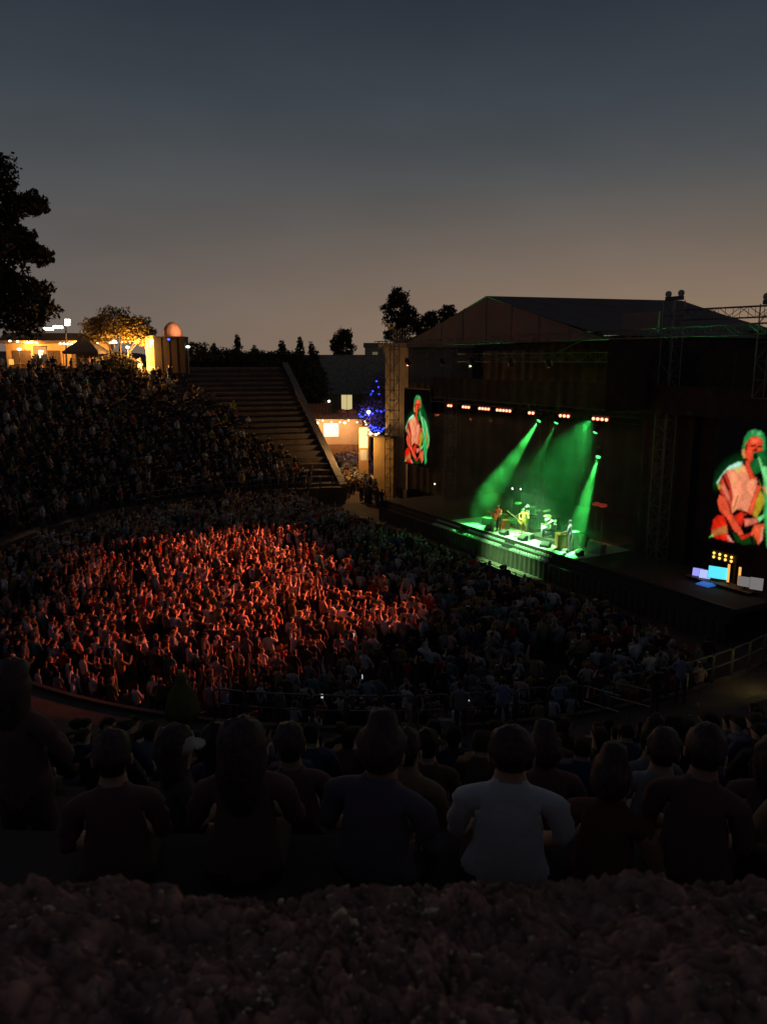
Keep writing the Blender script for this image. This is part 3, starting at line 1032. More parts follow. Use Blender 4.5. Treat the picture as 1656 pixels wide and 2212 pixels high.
# ================================================================== PEOPLE
def skeleton(pose, sit=False, seed=0, tall=1.0):
    """Joint positions and radii of one body facing +Y; feet on z=0 (standing) or seat on z=0 (sitting)."""
    rr = random.Random(seed)
    lean = {'lean': .16, 'guitar': .03, 'drum': .1}.get(pose, .0) + rr.uniform(-.02, .03)
    J = {}
    dz = -.83 if sit else 0.0

    def T(x, y, z):                      # torso points lean forward from the hip
        return (x, y + lean * max(0, z - .95) / .55 * .55, z + dz)
    J['pelvis'] = (T(0, 0, .95), .150)
    J['belly'] = (T(0, .012, 1.10), .140)
    J['chest'] = (T(0, .008, 1.28), .152)
    J['throat'] = (T(0, -.012, 1.435), .085)
    J['neck'] = (T(0, .004, 1.50), .058)
    J['jaw'] = (T(0, .028, 1.565), .078)
    J['head'] = (T(0, .018, 1.65), .100)
    J['crown'] = (T(0, .004, 1.725), .070)
    B = [('pelvis', 'belly', 'shirt'), ('belly', 'chest', 'shirt'), ('chest', 'throat', 'shirt'), ('throat', 'neck', 'skin'),
         ('neck', 'jaw', 'head'), ('jaw', 'head', 'head'), ('head', 'crown', 'head')]
    arms = {
        'down': ((.25, -.03, 1.15), (.26, .05, .92), (.25, .10, .84)),
        'raised': ((.29, .06, 1.63), (.25, .10, 1.88), (.23, .12, 1.97)),
        'clap': ((.25, .10, 1.17), (.07, .31, 1.30), (.03, .34, 1.37)),
        'phone': ((.20, .20, 1.28), (.10, .38, 1.50), (.08, .40, 1.57)),
        'cross': ((.25, .09, 1.15), (.03, .25, 1.19), (-.05, .26, 1.20)),
        'hip': ((.33, -.03, 1.18), (.19, .06, 1.0), (.16, .10, .97)),
        'lap': ((.215, .05, 1.16), (.15, .30, 1.04), (.09, .37, 1.02)),
        'knees': ((.25, .16, 1.12), (.16, .40, 1.06), (.12, .46, 1.03)),
        'out': ((.30, .20, 1.25), (.36, .44, 1.30), (.37, .50, 1.34)),
        'strum': ((.29, .02, 1.15), (.10, .26, 1.05), (.03, .29, 1.02)),
        'fret': ((.31, .12, 1.17), (.40, .34, 1.20), (.40, .38, 1.24)),
    }
    pairs = {'down': ('down', 'down'), 'raised': ('raised', 'raised'), 'clap': ('clap', 'clap'), 'phone': ('phone', 'down'), 'cross': ('cross', 'cross'), 'hip': ('hip', 'down'),
             'onearm': ('down', 'raised'), 'lap': ('lap', 'lap'), 'lean': ('knees', 'knees'), 'guitar': ('strum', 'fret'), 'drum': ('out', 'out'), 'drink': ('cross', 'phone')}[pose]
    for s, nm, a in ((1, 'R', pairs[0]), (-1, 'L', pairs[1])):
        e, w, h = arms[a]
        j = lambda: rr.uniform(-.02, .02)
        J['sh' + nm] = (T(s * .175, -.008, 1.395), .074)
        J['el' + nm] = (T(s * e[0] + j(), e[1] + j(), e[2] + j()), .050)
        J['wr' + nm] = (T(s * w[0] + j(), w[1] + j(), w[2] + j()), .034)
        J['ha' + nm] = (T(s * h[0], h[1] + j(), h[2] + j()), .036)
        B += [('throat', 'sh' + nm, 'shirt'), ('sh' + nm, 'el' + nm, 'sleeve'), ('el' + nm, 'wr' + nm, 'arm'), ('wr' + nm, 'ha' + nm, 'skin')]
        if sit:
            J['hip' + nm] = ((s * .10, .06, .11), .105)
            J['kn' + nm] = ((s * .15, .46, .10), .070)
            J['an' + nm] = ((s * .14, .46, -.34), .048)
            J['toe' + nm] = ((s * .15, .62, -.40), .040)
        else:
            k = rr.uniform(-.03, .05)
            J['hip' + nm] = ((s * .10, 0, .90), .108)
            J['kn' + nm] = ((s * .115, .03 + k * s, .50), .068)
            J['an' + nm] = ((s * .12, -.01 + k * s * .5, .09), .048)
            J['toe' + nm] = ((s * .135, .15 + k * s * .5, .045), .042)
        B += [('pelvis', 'hip' + nm, 'pants'), ('hip' + nm, 'kn' + nm, 'pants'), ('kn' + nm, 'an' + nm, 'pants'), ('an' + nm, 'toe' + nm, 'shoe')]
    return J, B


TAGS = ['shirt', 'sleeve', 'arm', 'skin', 'hair', 'pants', 'shoe', 'cap']
BODY = {}


def body(pose, sit=False, sub=0, seed=0, hair='short'):
    """One continuous body grown over the skeleton; returns points, faces and what each face is made of."""
    key = (pose, sit, sub, seed, hair)
    if key in BODY:
        return BODY[key]
    J, B = skeleton(pose, sit, seed)
    names = list(J)
    me = bpy.data.meshes.new('body_tmp')
    me.from_pydata([J[k][0] for k in names], [(names.index(a), names.index(b)) for a, b, t in B], [])
    o = bpy.data.objects.new('body_tmp', me)
    COL.objects.link(o)
    o.modifiers.new('skin', 'SKIN').use_smooth_shade = True
    for i, k in enumerate(names):
        r = J[k][1]
        me.skin_vertices[0].data[i].radius = (r, r)
        me.skin_vertices[0].data[i].use_root = (k == 'pelvis')
    if sub:
        md = o.modifiers.new('sub', 'SUBSURF')
        md.levels = sub
        md.render_levels = sub
    dg = bpy.context.evaluated_depsgraph_get()
    ev = o.evaluated_get(dg)
    m2 = ev.to_mesh()
    V = np.empty(len(m2.vertices) * 3)
    m2.vertices.foreach_get('co', V)
    V = V.reshape(-1, 3)
    F = [tuple(p.vertices) for p in m2.polygons]
    ev.to_mesh_clear()
    bpy.data.objects.remove(o)
    bpy.data.meshes.remove(me)
    # which bone does each face belong to
    cen = np.array([V[list(f)].mean(0) for f in F])
    best = np.full(len(F), 1e9)
    lab = np.zeros(len(F), int)
    hd = np.array(J['head'][0])
    for bi, (a, b, t) in enumerate(B):
        A, Bp = np.array(J[a][0]), np.array(J[b][0])
        e = Bp - A
        tt = np.clip(((cen - A) @ e) / (e @ e + 1e-9), 0, 1)
        d = np.linalg.norm(cen - A - tt[:, None] * e, axis=1) - (J[a][1] * (1 - tt) + J[b][1] * tt)
        m = d < best
        best[m] = d[m]
        if t == 'head':
            rel = cen - hd
            lim = {'short': .0, 'long': .0, 'bald': .5}[hair]
            isH = ((rel[:, 2] > .035) | (rel[:, 1] < -.01 + lim)) & (rel[:, 2] > (-.09 if hair == 'short' else -.4))
            cap = rel[:, 2] > .03
            lab[m] = np.where(isH[m], np.where(cap[m], TAGS.index('cap'), TAGS.index('hair')), TAGS.index('skin'))
        else:
            lab[m] = TAGS.index(t)
    # broaden shoulders and chest, flatten front to back
    z0 = -.83 if sit else 0
    zz = V[:, 2] - z0
    w = np.clip((zz - .9) / .1, 0, 1) * np.clip((1.47 - zz) / .05, 0, 1)
    nearx = np.clip(1.3 - np.abs(V[:, 0]) / .3, 0, 1)
    V[:, 0] *= 1 + .20 * w * np.where(pose == 'raised', .6, 1) * nearx
    V[:, 1] *= 1 - .18 * w * np.clip(1 - np.abs(V[:, 1]) / .25, 0, 1)
    # head a little deeper than wide
    hm = zz > 1.53
    if pose not in ('raised', 'onearm', 'phone'):
        V[hm, 0] *= .88
    else:
        nh = hm & (np.abs(V[:, 0]) < .12) & (np.abs(V[:, 1]) < .15)
        V[nh, 0] *= .88
    BODY[key] = (V, F, lab)
    return BODY[key]


def palette(shirt, pants, skin, hair, cap=None, long_sleeve=False, sleeveless=False):
    c = {'shirt': shirt, 'sleeve': skin if sleeveless else shirt, 'arm': shirt if long_sleeve else skin, 'skin': skin, 'hair': hair, 'pants': pants, 'shoe': (.06, .05, .05), 'cap': cap or hair}
    return np.array([(*c[t], 1.0) for t in TAGS])


def person_mesh(name, bd, pal):
    V, F, lab = bd
    me = bpy.data.meshes.new(name)
    me.from_pydata(V.tolist(), [], F)
    at = me.color_attributes.new('Col', 'FLOAT_COLOR', 'CORNER')
    cnt = np.array([len(f) for f in F])
    at.data.foreach_set('color', np.repeat(pal[lab], cnt, axis=0).ravel())
    me.polygons.foreach_set('use_smooth', [True] * len(F))
    me.materials.append(M_PERSON)
    return me


SKINS = [(.52, .33, .24), (.40, .24, .16), (.60, .40, .30), (.24, .13, .08)]
HAIRS = [(.03, .02, .015), (.07, .04, .025), (.16, .10, .05), (.30, .22, .12), (.35, .33, .31)]
PANTS = [(.05, .06, .10), (.04, .04, .045), (.14, .11, .08), (.09, .11, .17)]
SHIRTS = {'white': (.72, .71, .70), 'black': (.045, .035, .035), 'grey': (.27, .26, .26), 'navy': (.05, .06, .12), 'red': (.50, .05, .05), 'tan': (.42, .31, .20),
          'olive': (.16, .17, .06), 'pale blue': (.38, .48, .60), 'pink': (.62, .36, .36), 'mustard': (.50, .34, .06), 'brown': (.17, .09, .06), 'teal': (.08, .26, .26)}
SHIRT_W = {'white': 15, 'black': 22, 'grey': 14, 'navy': 12, 'red': 5, 'tan': 8, 'olive': 5, 'pale blue': 6, 'pink': 4, 'mustard': 2, 'brown': 6, 'teal': 3}


def yaw_to(x, y, tx, ty):
    """Rotation about Z that turns a body facing +Y towards (tx, ty)."""
    return math.atan2(ty - y, tx - x) - math.pi / 2


# ---------------------------------------------------------------- performers
def performer(label, loc, yaw, pose, pal, sit=False, seed=0, scale=1.0, hat=None):
    me = person_mesh('person', body(pose, sit, 1, seed), pal)
    o = finish('person', me, None, None, loc)
    o.rotation_euler = (0, 0, yaw)
    o.scale = (scale,) * 3
    tag(o, label, 'person')
    if hat:
        m = MB()
        z = 1.70 - (.83 if sit else 0)
        m.lathe([(.19, -.01), (.19, .0), (.115, .01), (.11, .08), (.07, .12), (.01, .13)], (0, .01, z), 14)
        m.build('hat', hat, o, smooth=True)
    return o


def guitar(label, loc, yaw, tilt, col, bass=False):
    t = thing('guitar', label, 'guitar', loc, yaw)
    m = MB()
    pts = [(-.24, -.12), (-.27, 0), (-.24, .13), (-.12, .17), (-.02, .11), (.08, .15), (.17, .13), (.12, .04), (.17, -.09), (.08, -.13), (-.02, -.10), (-.12, -.16)]
    ct, st = math.cos(tilt), math.sin(tilt)
    rot = lambda x, z: (x * ct - z * st, x * st + z * ct)
    P = lambda x, z, y: (rot(x, z)[0], y, rot(x, z)[1])
    m.prism([P(x, z, 0) for x, z in pts], (0, .045, 0))
    m.build('body', mat('guitar_' + label[:12], col, .3, .1), t)
    L = .85 if bass else .66
    m = MB()
    m.prism([P(.1, -.03, .046), P(L, -.024, .046), P(L, .024, .046), P(.1, .03, .046)], (0, .025, 0))
    m.build('neck', M_WOOD, t)
    m = MB()
    m.prism([P(L, -.03, .04), P(L + .16, -.05, .04), P(L + .17, .04, .04), P(L, .035, .04)], (0, .025, 0))
    m.build('headstock', M_WOOD, t)
    return t


W = SHIRTS['white']
performer('guitarist in red shirt at the far front of the stage', (.30, .62, 1.5), R(190), 'guitar', palette((.55, .10, .06), (.05, .05, .05), SKINS[0], (.35, .12, .06)), seed=3, scale=1.04)
guitar('dark guitar held by the red-shirted guitarist', (.28, .33, 2.52), R(180), R(18), (.45, .12, .05))
performer('singer in white brimmed hat standing before the first drum kit', (1.55, 1.9, 1.5), R(170), 'guitar', palette((.30, .27, .22), (.12, .10, .08), SKINS[0], HAIRS[1]), seed=5, scale=1.03, hat=M_WHITE)
performer('tall singer in orange-lit clothes at the centre of the stage', (2.15, 1.15, 1.5), R(205), 'guitar', palette((.75, .42, .12), (.60, .33, .10), SKINS[0], HAIRS[3]), seed=8, scale=1.07)  # orange stage light put into the colours of the clothes
guitar('bass guitar held by the singer at the centre of the stage', (2.05, .88, 2.55), R(200), R(30), (.55, .30, .08), True)
performer('drummer with raised arm behind the first drum kit', (.55, 3.25, 2.3), R(180), 'onearm', palette(W, PANTS[1], SKINS[0], HAIRS[2]), True, 11)
performer('drummer in white shirt seen from behind at the second drum kit', (4.05, 1.75, 2.12), R(120), 'drum', palette(W, PANTS[1], SKINS[0], HAIRS[2]), True, 12, 1.1)
performer('musician in white shirt and cap standing at the near end of the stage', (6.5, .85, 1.5), R(120), 'lap', palette((.78, .77, .75), (.40, .38, .33), SKINS[0], HAIRS[1], (.70, .69, .66)), seed=14, scale=1.1)


def drum_kit(label, loc, yaw, shell, scale=1.0):
    t = thing('drum_kit', label, 'drum kit', loc, yaw)
    t.scale = (scale,) * 3
    sm_ = mat('shell_' + label[:14], shell, .35, .1, 4)
    head = mat('drum_head', (.72, .72, .70), .5, .05)
    cym = mat('cymbal_bronze', (.62, .55, .38), .3, .1, 10, metal=.6)

    def drum(name, x, y, z, r, h, rot=(0, 0, 0)):
        m = MB()
        m.lathe([(r, -h / 2), (r, h / 2)], n=18)
        o = m.build(name, sm_, t, (x, y, z))
        o.rotation_euler = rot
        for s in (-1, 1):
            m = MB()
            m.lathe([(r * 1.03, s * h / 2 - .012), (r * 1.03, s * h / 2 + .012), (r * .97, s * h / 2 + .016)], n=18)
            m.build('drum_head', head, o)
    drum('bass_drum', 0, -.35, .30, .29, .42, (R(90), 0, 0))
    drum('tom', -.2, -.22, .82, .15, .22, (R(18), 0, 0))
    drum('tom', .2, -.22, .82, .16, .24, (R(18), 0, 0))
    drum('floor_tom', -.6, .1, .42, .21, .42)
    drum('snare_drum', .42, .12, .62, .18, .15)
    for x, y, z, r in ((-.72, -.28, 1.28, .24), (.62, -.3, 1.25, .22), (.85, .1, 1.02, .19)):
        m = MB()
        m.tube([(0, 0, .02 - z + 0), (0, 0, .05)], .014, 6)
        m.tube([(-.25, -.15, .02 - z), (0, 0, .35 - z), (.25, -.15, .02 - z)], .012, 5)
        st = m.build('cymbal_stand', M_ALU, t, (x, y, z))
        m = MB()
        m.lathe([(r, 0), (r * .5, .02), (.05, .03), (.03, .055), (.01, .06)], n=18)
        o = m.build('cymbal', cym, t, (x, y, z))
        o.rotation_euler = (R(12), R(6), 0)
    return t


def riser(label, x0, x1, y0, y1, h):
    t = thing('drum_riser', label, 'platform', ((x0 + x1) / 2, (y0 + y1) / 2, 1.5))
    a, b = (x1 - x0) / 2, (y1 - y0) / 2
    MB().box(-a, a, -b, b, h - .06, h).build('top', M_DECK, t)
    MB().box(-a + .02, a - .02, -b + .02, b - .02, .004, h - .062).build('skirt', M_SKIRT, t)
    return t


riser('low platform under the first drum kit', -.9, 1.9, 2.2, 4.4, .3)
riser('low platform under the second drum kit', 2.4, 5.0, 1.25, 3.9, .25)
drum_kit('red-lit drum kit on the far platform', (.35, 3.0, 1.8), R(0), (.42, .06, .03))  # red stage light put into the shell colour
drum_kit('white drum kit on the near platform', (3.35, 2.3, 1.75), R(-40), (.62, .62, .60), 1.05)
for i, (x, y, sc, lab) in enumerate(((4.05, 1.75, .5, 'drum stool under the drummer in white shirt'), (.55, 3.3, .48, 'drum stool behind the first drum kit'))):
    t = thing('drum_stool', lab, 'stool', (x, y, (1.75, 1.8)[i]))
    m = MB()
    m.lathe([(.17, sc - .1), (.17, sc - .03), (.14, sc - .004)], n=14)
    m.build('seat', M_PLASTIC, t)
    for k in range(3):
        m = MB()
        a = k * 2.094
        m.tube([(0, 0, sc - .1), (.22 * math.cos(a), .22 * math.sin(a), .004)], .014, 5)
        m.build('leg', M_ALU, t)

# amplifiers, wedges, mic stands, rugs
for (x, y, z, w, d, h, rz, lab) in ((-1.0, 2.0, 1.5, .65, .35, .8, .1, 'orange-lit amplifier behind the red-shirted guitarist'), (2.1, 3.6, 1.5, .7, .4, 1.0, 0, 'amplifier between the two drum platforms'),
                                    (5.7, 2.6, 1.5, .7, .4, .75, -.4, 'amplifier beside the second drum kit')):
    t = thing('amplifier', lab, 'amplifier', (x, y, z), rz)
    MB().box(-w / 2, w / 2, -d / 2, d / 2, .03, h).build('cabinet', mat('amp_vinyl_' + lab[:6], (.35, .10, .03) if 'orange' in lab else (.10, .08, .07), .7, .2), t)  # orange light put into the cabinet colour of the orange-lit amplifier
    MB().box(-w / 2 + .04, w / 2 - .04, -d / 2 - .012, -d / 2 - .002, .07, h * .72).build('grille', mat('amp_grille', (.22, .15, .10), .9, .3, 60), t)
    MB().box(-w / 2 + .04, w / 2 - .04, -d / 2 - .012, -d / 2 - .002, h * .76, h - .05).build('control_panel', M_ALU, t)
    for sx in (-1, 1):
        MB().box(sx * w * .4 - .03, sx * w * .4 + .03, -d * .3, d * .3, 0, .029).build('foot', M_PLASTIC, t)
for (x, y, w, d, h, rz, lab, c) in ((-1.9, 1.5, .7, .5, .45, .2, 'low pale road case left of the red-shirted guitarist', (.45, .45, .42)), (-.2, 1.6, .45, .4, .6, -.2, 'small upright case between guitarist and first drum kit', (.5, .2, .08)),
                                    (2.75, 1.0, .5, .35, .35, .3, 'low case at the corner of the second drum platform', (.4, .4, .36)), (5.3, 1.3, .8, .5, .8, -.5, 'keyboard case between second drum kit and musician in cap', (.5, .5, .46)),
                                    (5.9, 1.7, .5, .5, 1.0, .1, 'tall pale rack case behind the musician in the cap', (.42, .40, .36)), (7.4, 2.1, .9, .5, .55, .2, 'long case at the near end of the pale floor', (.3, .3, .28))):
    t = thing('road_case', lab, 'case', (x, y, 1.508), rz, group='road cases on the stage')
    MB().box(-w / 2, w / 2, -d / 2, d / 2, 0, h * .7).build('body', mat('case_%d' % (c[0] * 100), c, .6, .15), t)
    MB().box(-w / 2 - .01, w / 2 + .01, -d / 2 - .01, d / 2 + .01, h * .7 + .004, h).build('lid', mat('case_%d' % (c[0] * 100), c, .6, .15), t)
    for sx in (-1, 1):
        MB().box(sx * w / 2 - .02, sx * w / 2 + .02, -d / 2 - .016, -d / 2 - .011, .03, h * .66).build('edge_trim', M_ALU, t)
for (x, y, rz, lab) in ((-.35, .35, R(170), 'monitor wedge left of the red-shirted guitarist'), (1.15, .4, R(180), 'monitor wedge between guitarist and centre singer'), (2.9, .45, R(180), 'monitor wedge right of the centre singer'),
                        (4.9, .5, R(200), 'monitor wedge before the second drum kit'), (7.3, .9, R(150), 'monitor wedge at the near end of the stage')):
    t = thing('monitor_wedge', lab, 'speaker', (x, y, 1.504), rz, group='floor monitors')
    m = MB()
    m.prism([(-.28, -.2, 0), (-.28, .2, 0), (-.28, .2, .16), (-.28, -.08, .34), (-.28, -.2, .3)], (.56, 0, 0))
    m.build('cabinet', M_PLASTIC, t)
    m = MB()
    m.poly([(-.25, .196, .176), (.25, .196, .176), (.25, -.06, .343), (-.25, -.06, .343)])
    m.build('grille', mat('speaker_grille', (.09, .085, .08), .7, .3, 80), t)
for (x, y, lab) in ((.15, .25, 'microphone stand before the red-shirted guitarist'), (1.9, .72, 'microphone stand before the centre singer'), (1.35, 1.5, 'microphone stand before the singer in the hat'), (6.05, .62, 'microphone stand beside the musician in the cap')):
    t = thing('microphone_stand', lab, 'mic stand', (x, y, 1.504), group='microphone stands')
    m = MB()
    m.lathe([(.13, 0), (.13, .02), (.03, .03)], n=12)
    m.build('base', M_PLASTIC, t)
    m = MB()
    m.tube([(0, 0, .02), (0, 0, 1.35), (.12, .18, 1.5)], .014, 6)
    m.build('pole', M_ALU, t)
    m = MB()
    m.tube([(.12, .18, 1.5), (.15, .225, 1.53), (.19, .28, 1.565)], [.014, .02, .028], 8)
    m.build('microphone', M_ALU, t, smooth=True)
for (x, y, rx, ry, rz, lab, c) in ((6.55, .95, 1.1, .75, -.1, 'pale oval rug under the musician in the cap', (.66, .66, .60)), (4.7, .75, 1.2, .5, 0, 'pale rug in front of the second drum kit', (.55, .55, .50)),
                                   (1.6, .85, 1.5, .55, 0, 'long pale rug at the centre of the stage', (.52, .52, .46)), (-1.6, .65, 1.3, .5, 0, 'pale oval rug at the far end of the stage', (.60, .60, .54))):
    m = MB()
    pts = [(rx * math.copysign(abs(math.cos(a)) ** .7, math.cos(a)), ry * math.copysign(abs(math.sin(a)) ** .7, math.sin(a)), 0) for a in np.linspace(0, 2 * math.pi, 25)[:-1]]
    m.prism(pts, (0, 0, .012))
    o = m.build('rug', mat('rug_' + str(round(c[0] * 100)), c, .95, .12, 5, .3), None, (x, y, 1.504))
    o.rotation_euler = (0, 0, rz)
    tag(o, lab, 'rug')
# small lit gear at the back of the stage
for (x, y, z, w, lab, mt) in ((-2.1, 3.6, 3.72, .05, 'tiny white work lamp behind the first drum kit, left of two', emit('white_spark', (.8, .95, 1), 5)), (-1.0, 3.4, 3.86, .05, 'tiny white work lamp behind the first drum kit, right of two', emit('white_spark', (.8, .95, 1), 5)),
                              (-10.9, 3.1, 2.85, .06, 'tiny warm lamp beside the far truss tower', emit('warm_spark', (1, .75, .5), 4))):
    t = thing('work_lamp', lab, 'lamp', (x, y, 1.5))
    m = MB()
    m.tube([(0, 0, 0), (0, 0, z - 1.5 - w)], .015, 5)
    m.build('pole', M_METALD, t)
    m = MB()
    m.lathe([(.01, -w), (w, -w * .3), (w, w * .4), (.01, w)], (0, 0, z - 1.5), 8)
    m.build('bulb', mt, t)
for (x, y, z, lab) in ((5.9, 3.4, 3.98, 'red-lit cymbal on a stand at the near side of the stage, left of two'), (6.6, 3.2, 4.02, 'red-lit cymbal on a stand at the near side of the stage, right of two')):
    t = thing('cymbal_on_stand', lab, 'cymbal', (x, y, 1.5))
    m = MB()
    m.tube([(0, 0, .0), (0, 0, z - 1.5)], .014, 5)
    for k in range(3):
        a = k * 2.094 + .4
        m.tube([(0, 0, .4), (.3 * math.cos(a), .3 * math.sin(a), .0)], .012, 5)
    m.build('stand', M_ALU, t)
    m = MB()
    m.lathe([(.26, 0), (.13, .02), (.04, .03), (.01, .05)], n=18)
    o = m.build('plate', mat('red_lit_cymbal', (.85, .28, .2), .35, .1), t, (0, 0, z - 1.5))  # red light put into the base colour of the plate
    o.rotation_euler = (R(15), R(12), 0)
# added spots, no lamps seen, that colour players and the two loose cymbals
lamp('orange_key', 'SPOT', (-5.0, -3.1, 12.05), 30000, (1, .22, .05), (.2, 1.2, 2.2), None, .06, R(10), .5)
lamp('amber_key', 'SPOT', (-1.0, -3.1, 12.05), 30000, (1, .42, .05), (2.15, 1.1, 2.4), None, .06, R(5.5), .5)
lamp('white_key', 'SPOT', (5.5, -3.1, 12.05), 24000, (.85, 1, .9), (3.5, 2.0, 2.4), None, .06, R(7), .6)
lamp('cap_key', 'SPOT', (8.5, -3.1, 12.05), 16000, (.55, 1, .6), (6.5, .85, 2.5), None, .06, R(7.5), .6)
lamp('red_key', 'SPOT', (8.5, -3.1, 12.05), 3500, (1, .2, .12), (6.25, 3.3, 4.0), None, .06, R(12), .6)

# ---------------------------------------------------------------- monitor desk under the near screen
t = thing('control_desk', 'dark control desk crowded with lit screens under the near video screen', 'desk', (15.0, 2.7, 1.504))
MB().box(-1.7, 1.9, -.4, .4, .1, .14).build('table_top', M_WOOD, t)
MB().box(-1.6, -1.5, -.35, .35, 0, .099).build('leg', M_METALD, t)
MB().box(1.7, 1.8, -.35, .35, 0, .099).build('leg', M_METALD, t)


def laptop(label, loc, rz, col, w=.42, h=.28, name='laptop', tilt=-12, strength=1.0):
    t = thing(name, label, 'computer', loc, rz)
    if name == 'laptop':
        MB().box(-w / 2, w / 2, -.3, 0, .003, .02).build('keyboard', M_METALD, t)
        z = .02
    else:
        MB().box(-.12, .12, -.1, .08, .003, .02).build('stand', M_METALD, t)
        MB().box(-.03, .03, .03, .06, .02, .16).build('neck', M_METALD, t)
        z = .1
    s = MB().box(-w / 2, w / 2, .012, .035, z, z + h).build('lid', M_PLASTIC, t)
    s.rotation_euler = (R(tilt), 0, 0)
    q = MB().poly([(-w / 2 + .015, .008, z + .015), (w / 2 - .015, .008, z + .015), (w / 2 - .015, .008, z + h - .015), (-w / 2 + .015, .008, z + h - .015)]).build('screen', emit('screen_' + label[:10], col, strength), s)
    return t


laptop('violet laptop screen at the far end of the control desk', (13.85, 2.55, 1.65), R(24), (.35, .33, .95), .55, .42)
laptop('pale blue laptop screen second from the far end of the desk', (14.3, 2.5, 1.65), R(28), (.48, .55, 1.0), .55, .45)
laptop('bright cyan monitor in the middle of the control desk', (14.85, 2.75, 1.65), R(24), (.10, .75, .90), .95, .62, 'monitor', -6, 1.1)
laptop('dim grey screen at the near end of the control desk, first of two', (16.35, 2.7, 1.65), R(24), (.22, .20, .20), .6, .5, 'monitor', -6, .8)
laptop('dim grey screen at the near end of the control desk, second of two', (16.95, 2.7, 1.65), R(24), (.30, .28, .27), .6, .6, 'monitor', -6, .8)
for x, lab in ((15.35, 'glowing orange upright light strip beside the cyan monitor'), (15.95, 'glowing orange upright light strip, farther from the cyan monitor')):
    t = thing('light_strip', lab, 'light strip', (x, 2.85, 1.65))
    MB().box(-.07, .07, -.03, .03, 0, .06).build('foot', M_METALD, t)
    MB().box(-.055, .055, -.02, .02, .061, .95).build('tube', emit('orange_strip', (1, .46, .10), 1.1), t)
m = MB()
m.box(-.35, .35, -.3, .3, 0, .05)
m.prism([(-.3, -.28, .05), (-.3, .28, .05), (-.3, .28, .14), (-.3, -.28, .07)], (.6, 0, 0))
tag(m.build('lighting_console', emit('blue_panel', (.04, .16, .6), .55), None, (14.7, 2.1, 1.5)), 'blue glowing lighting console in front of the cyan monitor', 'console')
# amber lamps on the rack above the desk
t = thing('lamp_rack', 'two short rows of small yellow lamps above the control desk', 'stage lamps', (14.7, 3.2, 1.5))
MB().box(-.75, .75, .06, .16, 1.05, 1.5).build('panel', M_PLASTIC, t)
MB().box(-.7, -.6, .08, .14, 0, 1.05).build('post', M_METALD, t)
MB().box(.6, .7, .08, .14, 0, 1.05).build('post', M_METALD, t)
for rz_ in range(2):
    for cx_ in range(4):
        m = MB()
        m.lathe([(.02, 0), (.06, .02), (.075, .06), (.03, .1)], n=8)
        o = m.build('lamp', M_AMBER, t, (-.5 + .33 * cx_, .05, 1.17 + .2 * rz_))
        o.rotation_euler = (R(90), 0, 0)


# ================================================================== THE CROWD
POSE_TXT = {'down': 'arms down', 'raised': 'both arms raised', 'clap': 'clapping', 'phone': 'one hand up', 'cross': 'arms folded', 'hip': 'hand on hip', 'onearm': 'one arm raised', 'drink': 'hands at chest'}
HAIR_TXT = ['black-haired', 'dark-haired', 'brown-haired', 'fair-haired', 'grey-haired']
STAND = [('down', 26), ('cross', 16), ('clap', 8), ('hip', 13), ('phone', 4), ('drink', 7), ('raised', 2), ('onearm', 3)]


def pick(d):
    ks, ws = zip(*(d.items() if isinstance(d, dict) else d))
    return random.choices(ks, ws)[0]


def random_person(stand=True):
    pose = pick(STAND) if stand else pick([('lap', 6), ('lean', 4), ('clap', 2), ('cross', 2)])
    shirt = pick(SHIRT_W)
    cap = random.random() < .14
    return dict(pose=pose, shirt=shirt, cap=cap, skin=random.choices(range(4), (5, 3, 4, 1))[0], hair=random.choices(range(5), (5, 4, 3, 2, 1))[0], pants=random.randrange(4), seed=random.randrange(2),
                long=random.random() < .3, hairk=random.choice(('short', 'long')), h=random.uniform(.84, 1.05))


def pal_of(p):
    c = Vector(SHIRTS[p['shirt']]) * random.uniform(.6, .95)
    return palette(tuple(min(.8, k) for k in c), PANTS[p['pants']], SKINS[p['skin']], HAIRS[p['hair']], (.6, .6, .58) if p['cap'] and p['hair'] % 2 else ((.06, .06, .10) if p['cap'] else None), p['long'])


CAMP = Vector(cam.location)
cf = Vector((-.87, .493, 0))
cr = Vector((.493, .87, 0))


def in_view(x, y, margin=1.5):
    d = Vector((x, y, 0)) - Vector((CAMP.x, CAMP.y, 0))
    f, s = d.dot(cf), d.dot(cr)
    return f > 1 and abs(s) < f * .53 + margin


floor_people = []
sp = .61
yy = CQ - 22
while yy < -4.4:
    xx = -22.0
    while xx < 22:
        x, y = xx + random.uniform(-.27, .27), yy + random.uniform(-.27, .27)
        xx += sp
        r = math.hypot(x, y - CQ)
        if r > 21.7 or y > -4.5 or not in_view(x, y):
            continue
        gap = mnoise.noise(Vector((x * .35, y * .35, 2.0)))
        if gap < -.34 or random.random() < .08:
            continue
        floor_people.append((x, y))
    yy += sp
floor_people.sort(key=lambda p: math.hypot(p[0] - CAMP.x, p[1] - CAMP.y))

N_SINGLE = 262
n_phone = 0
BATCH = []                       # everyone who goes into the crowd mass: (body, palette, loc, yaw, scale)
VARS = {}


def zone(x, y):
    e = ((x - 2) / 13) ** 2 + ((y + 18.7) / 8) ** 2
    rel = (x - CAMP.x) * cr.x + (y - CAMP.y) * cr.y
    side = 'far left' if rel < -9 else 'left' if rel < -4 else 'middle' if rel < 0 else 'right' if rel < 5 else 'far right'
    if e < .8:
        return '%s of red-lit crowd' % side
    if y > -10:
        return 'dark crowd near the stage'
    if math.hypot(x, y - CQ) > 18.5:
        return 'dark %s by the railing' % side
    return 'dim %s edge of crowd' % side


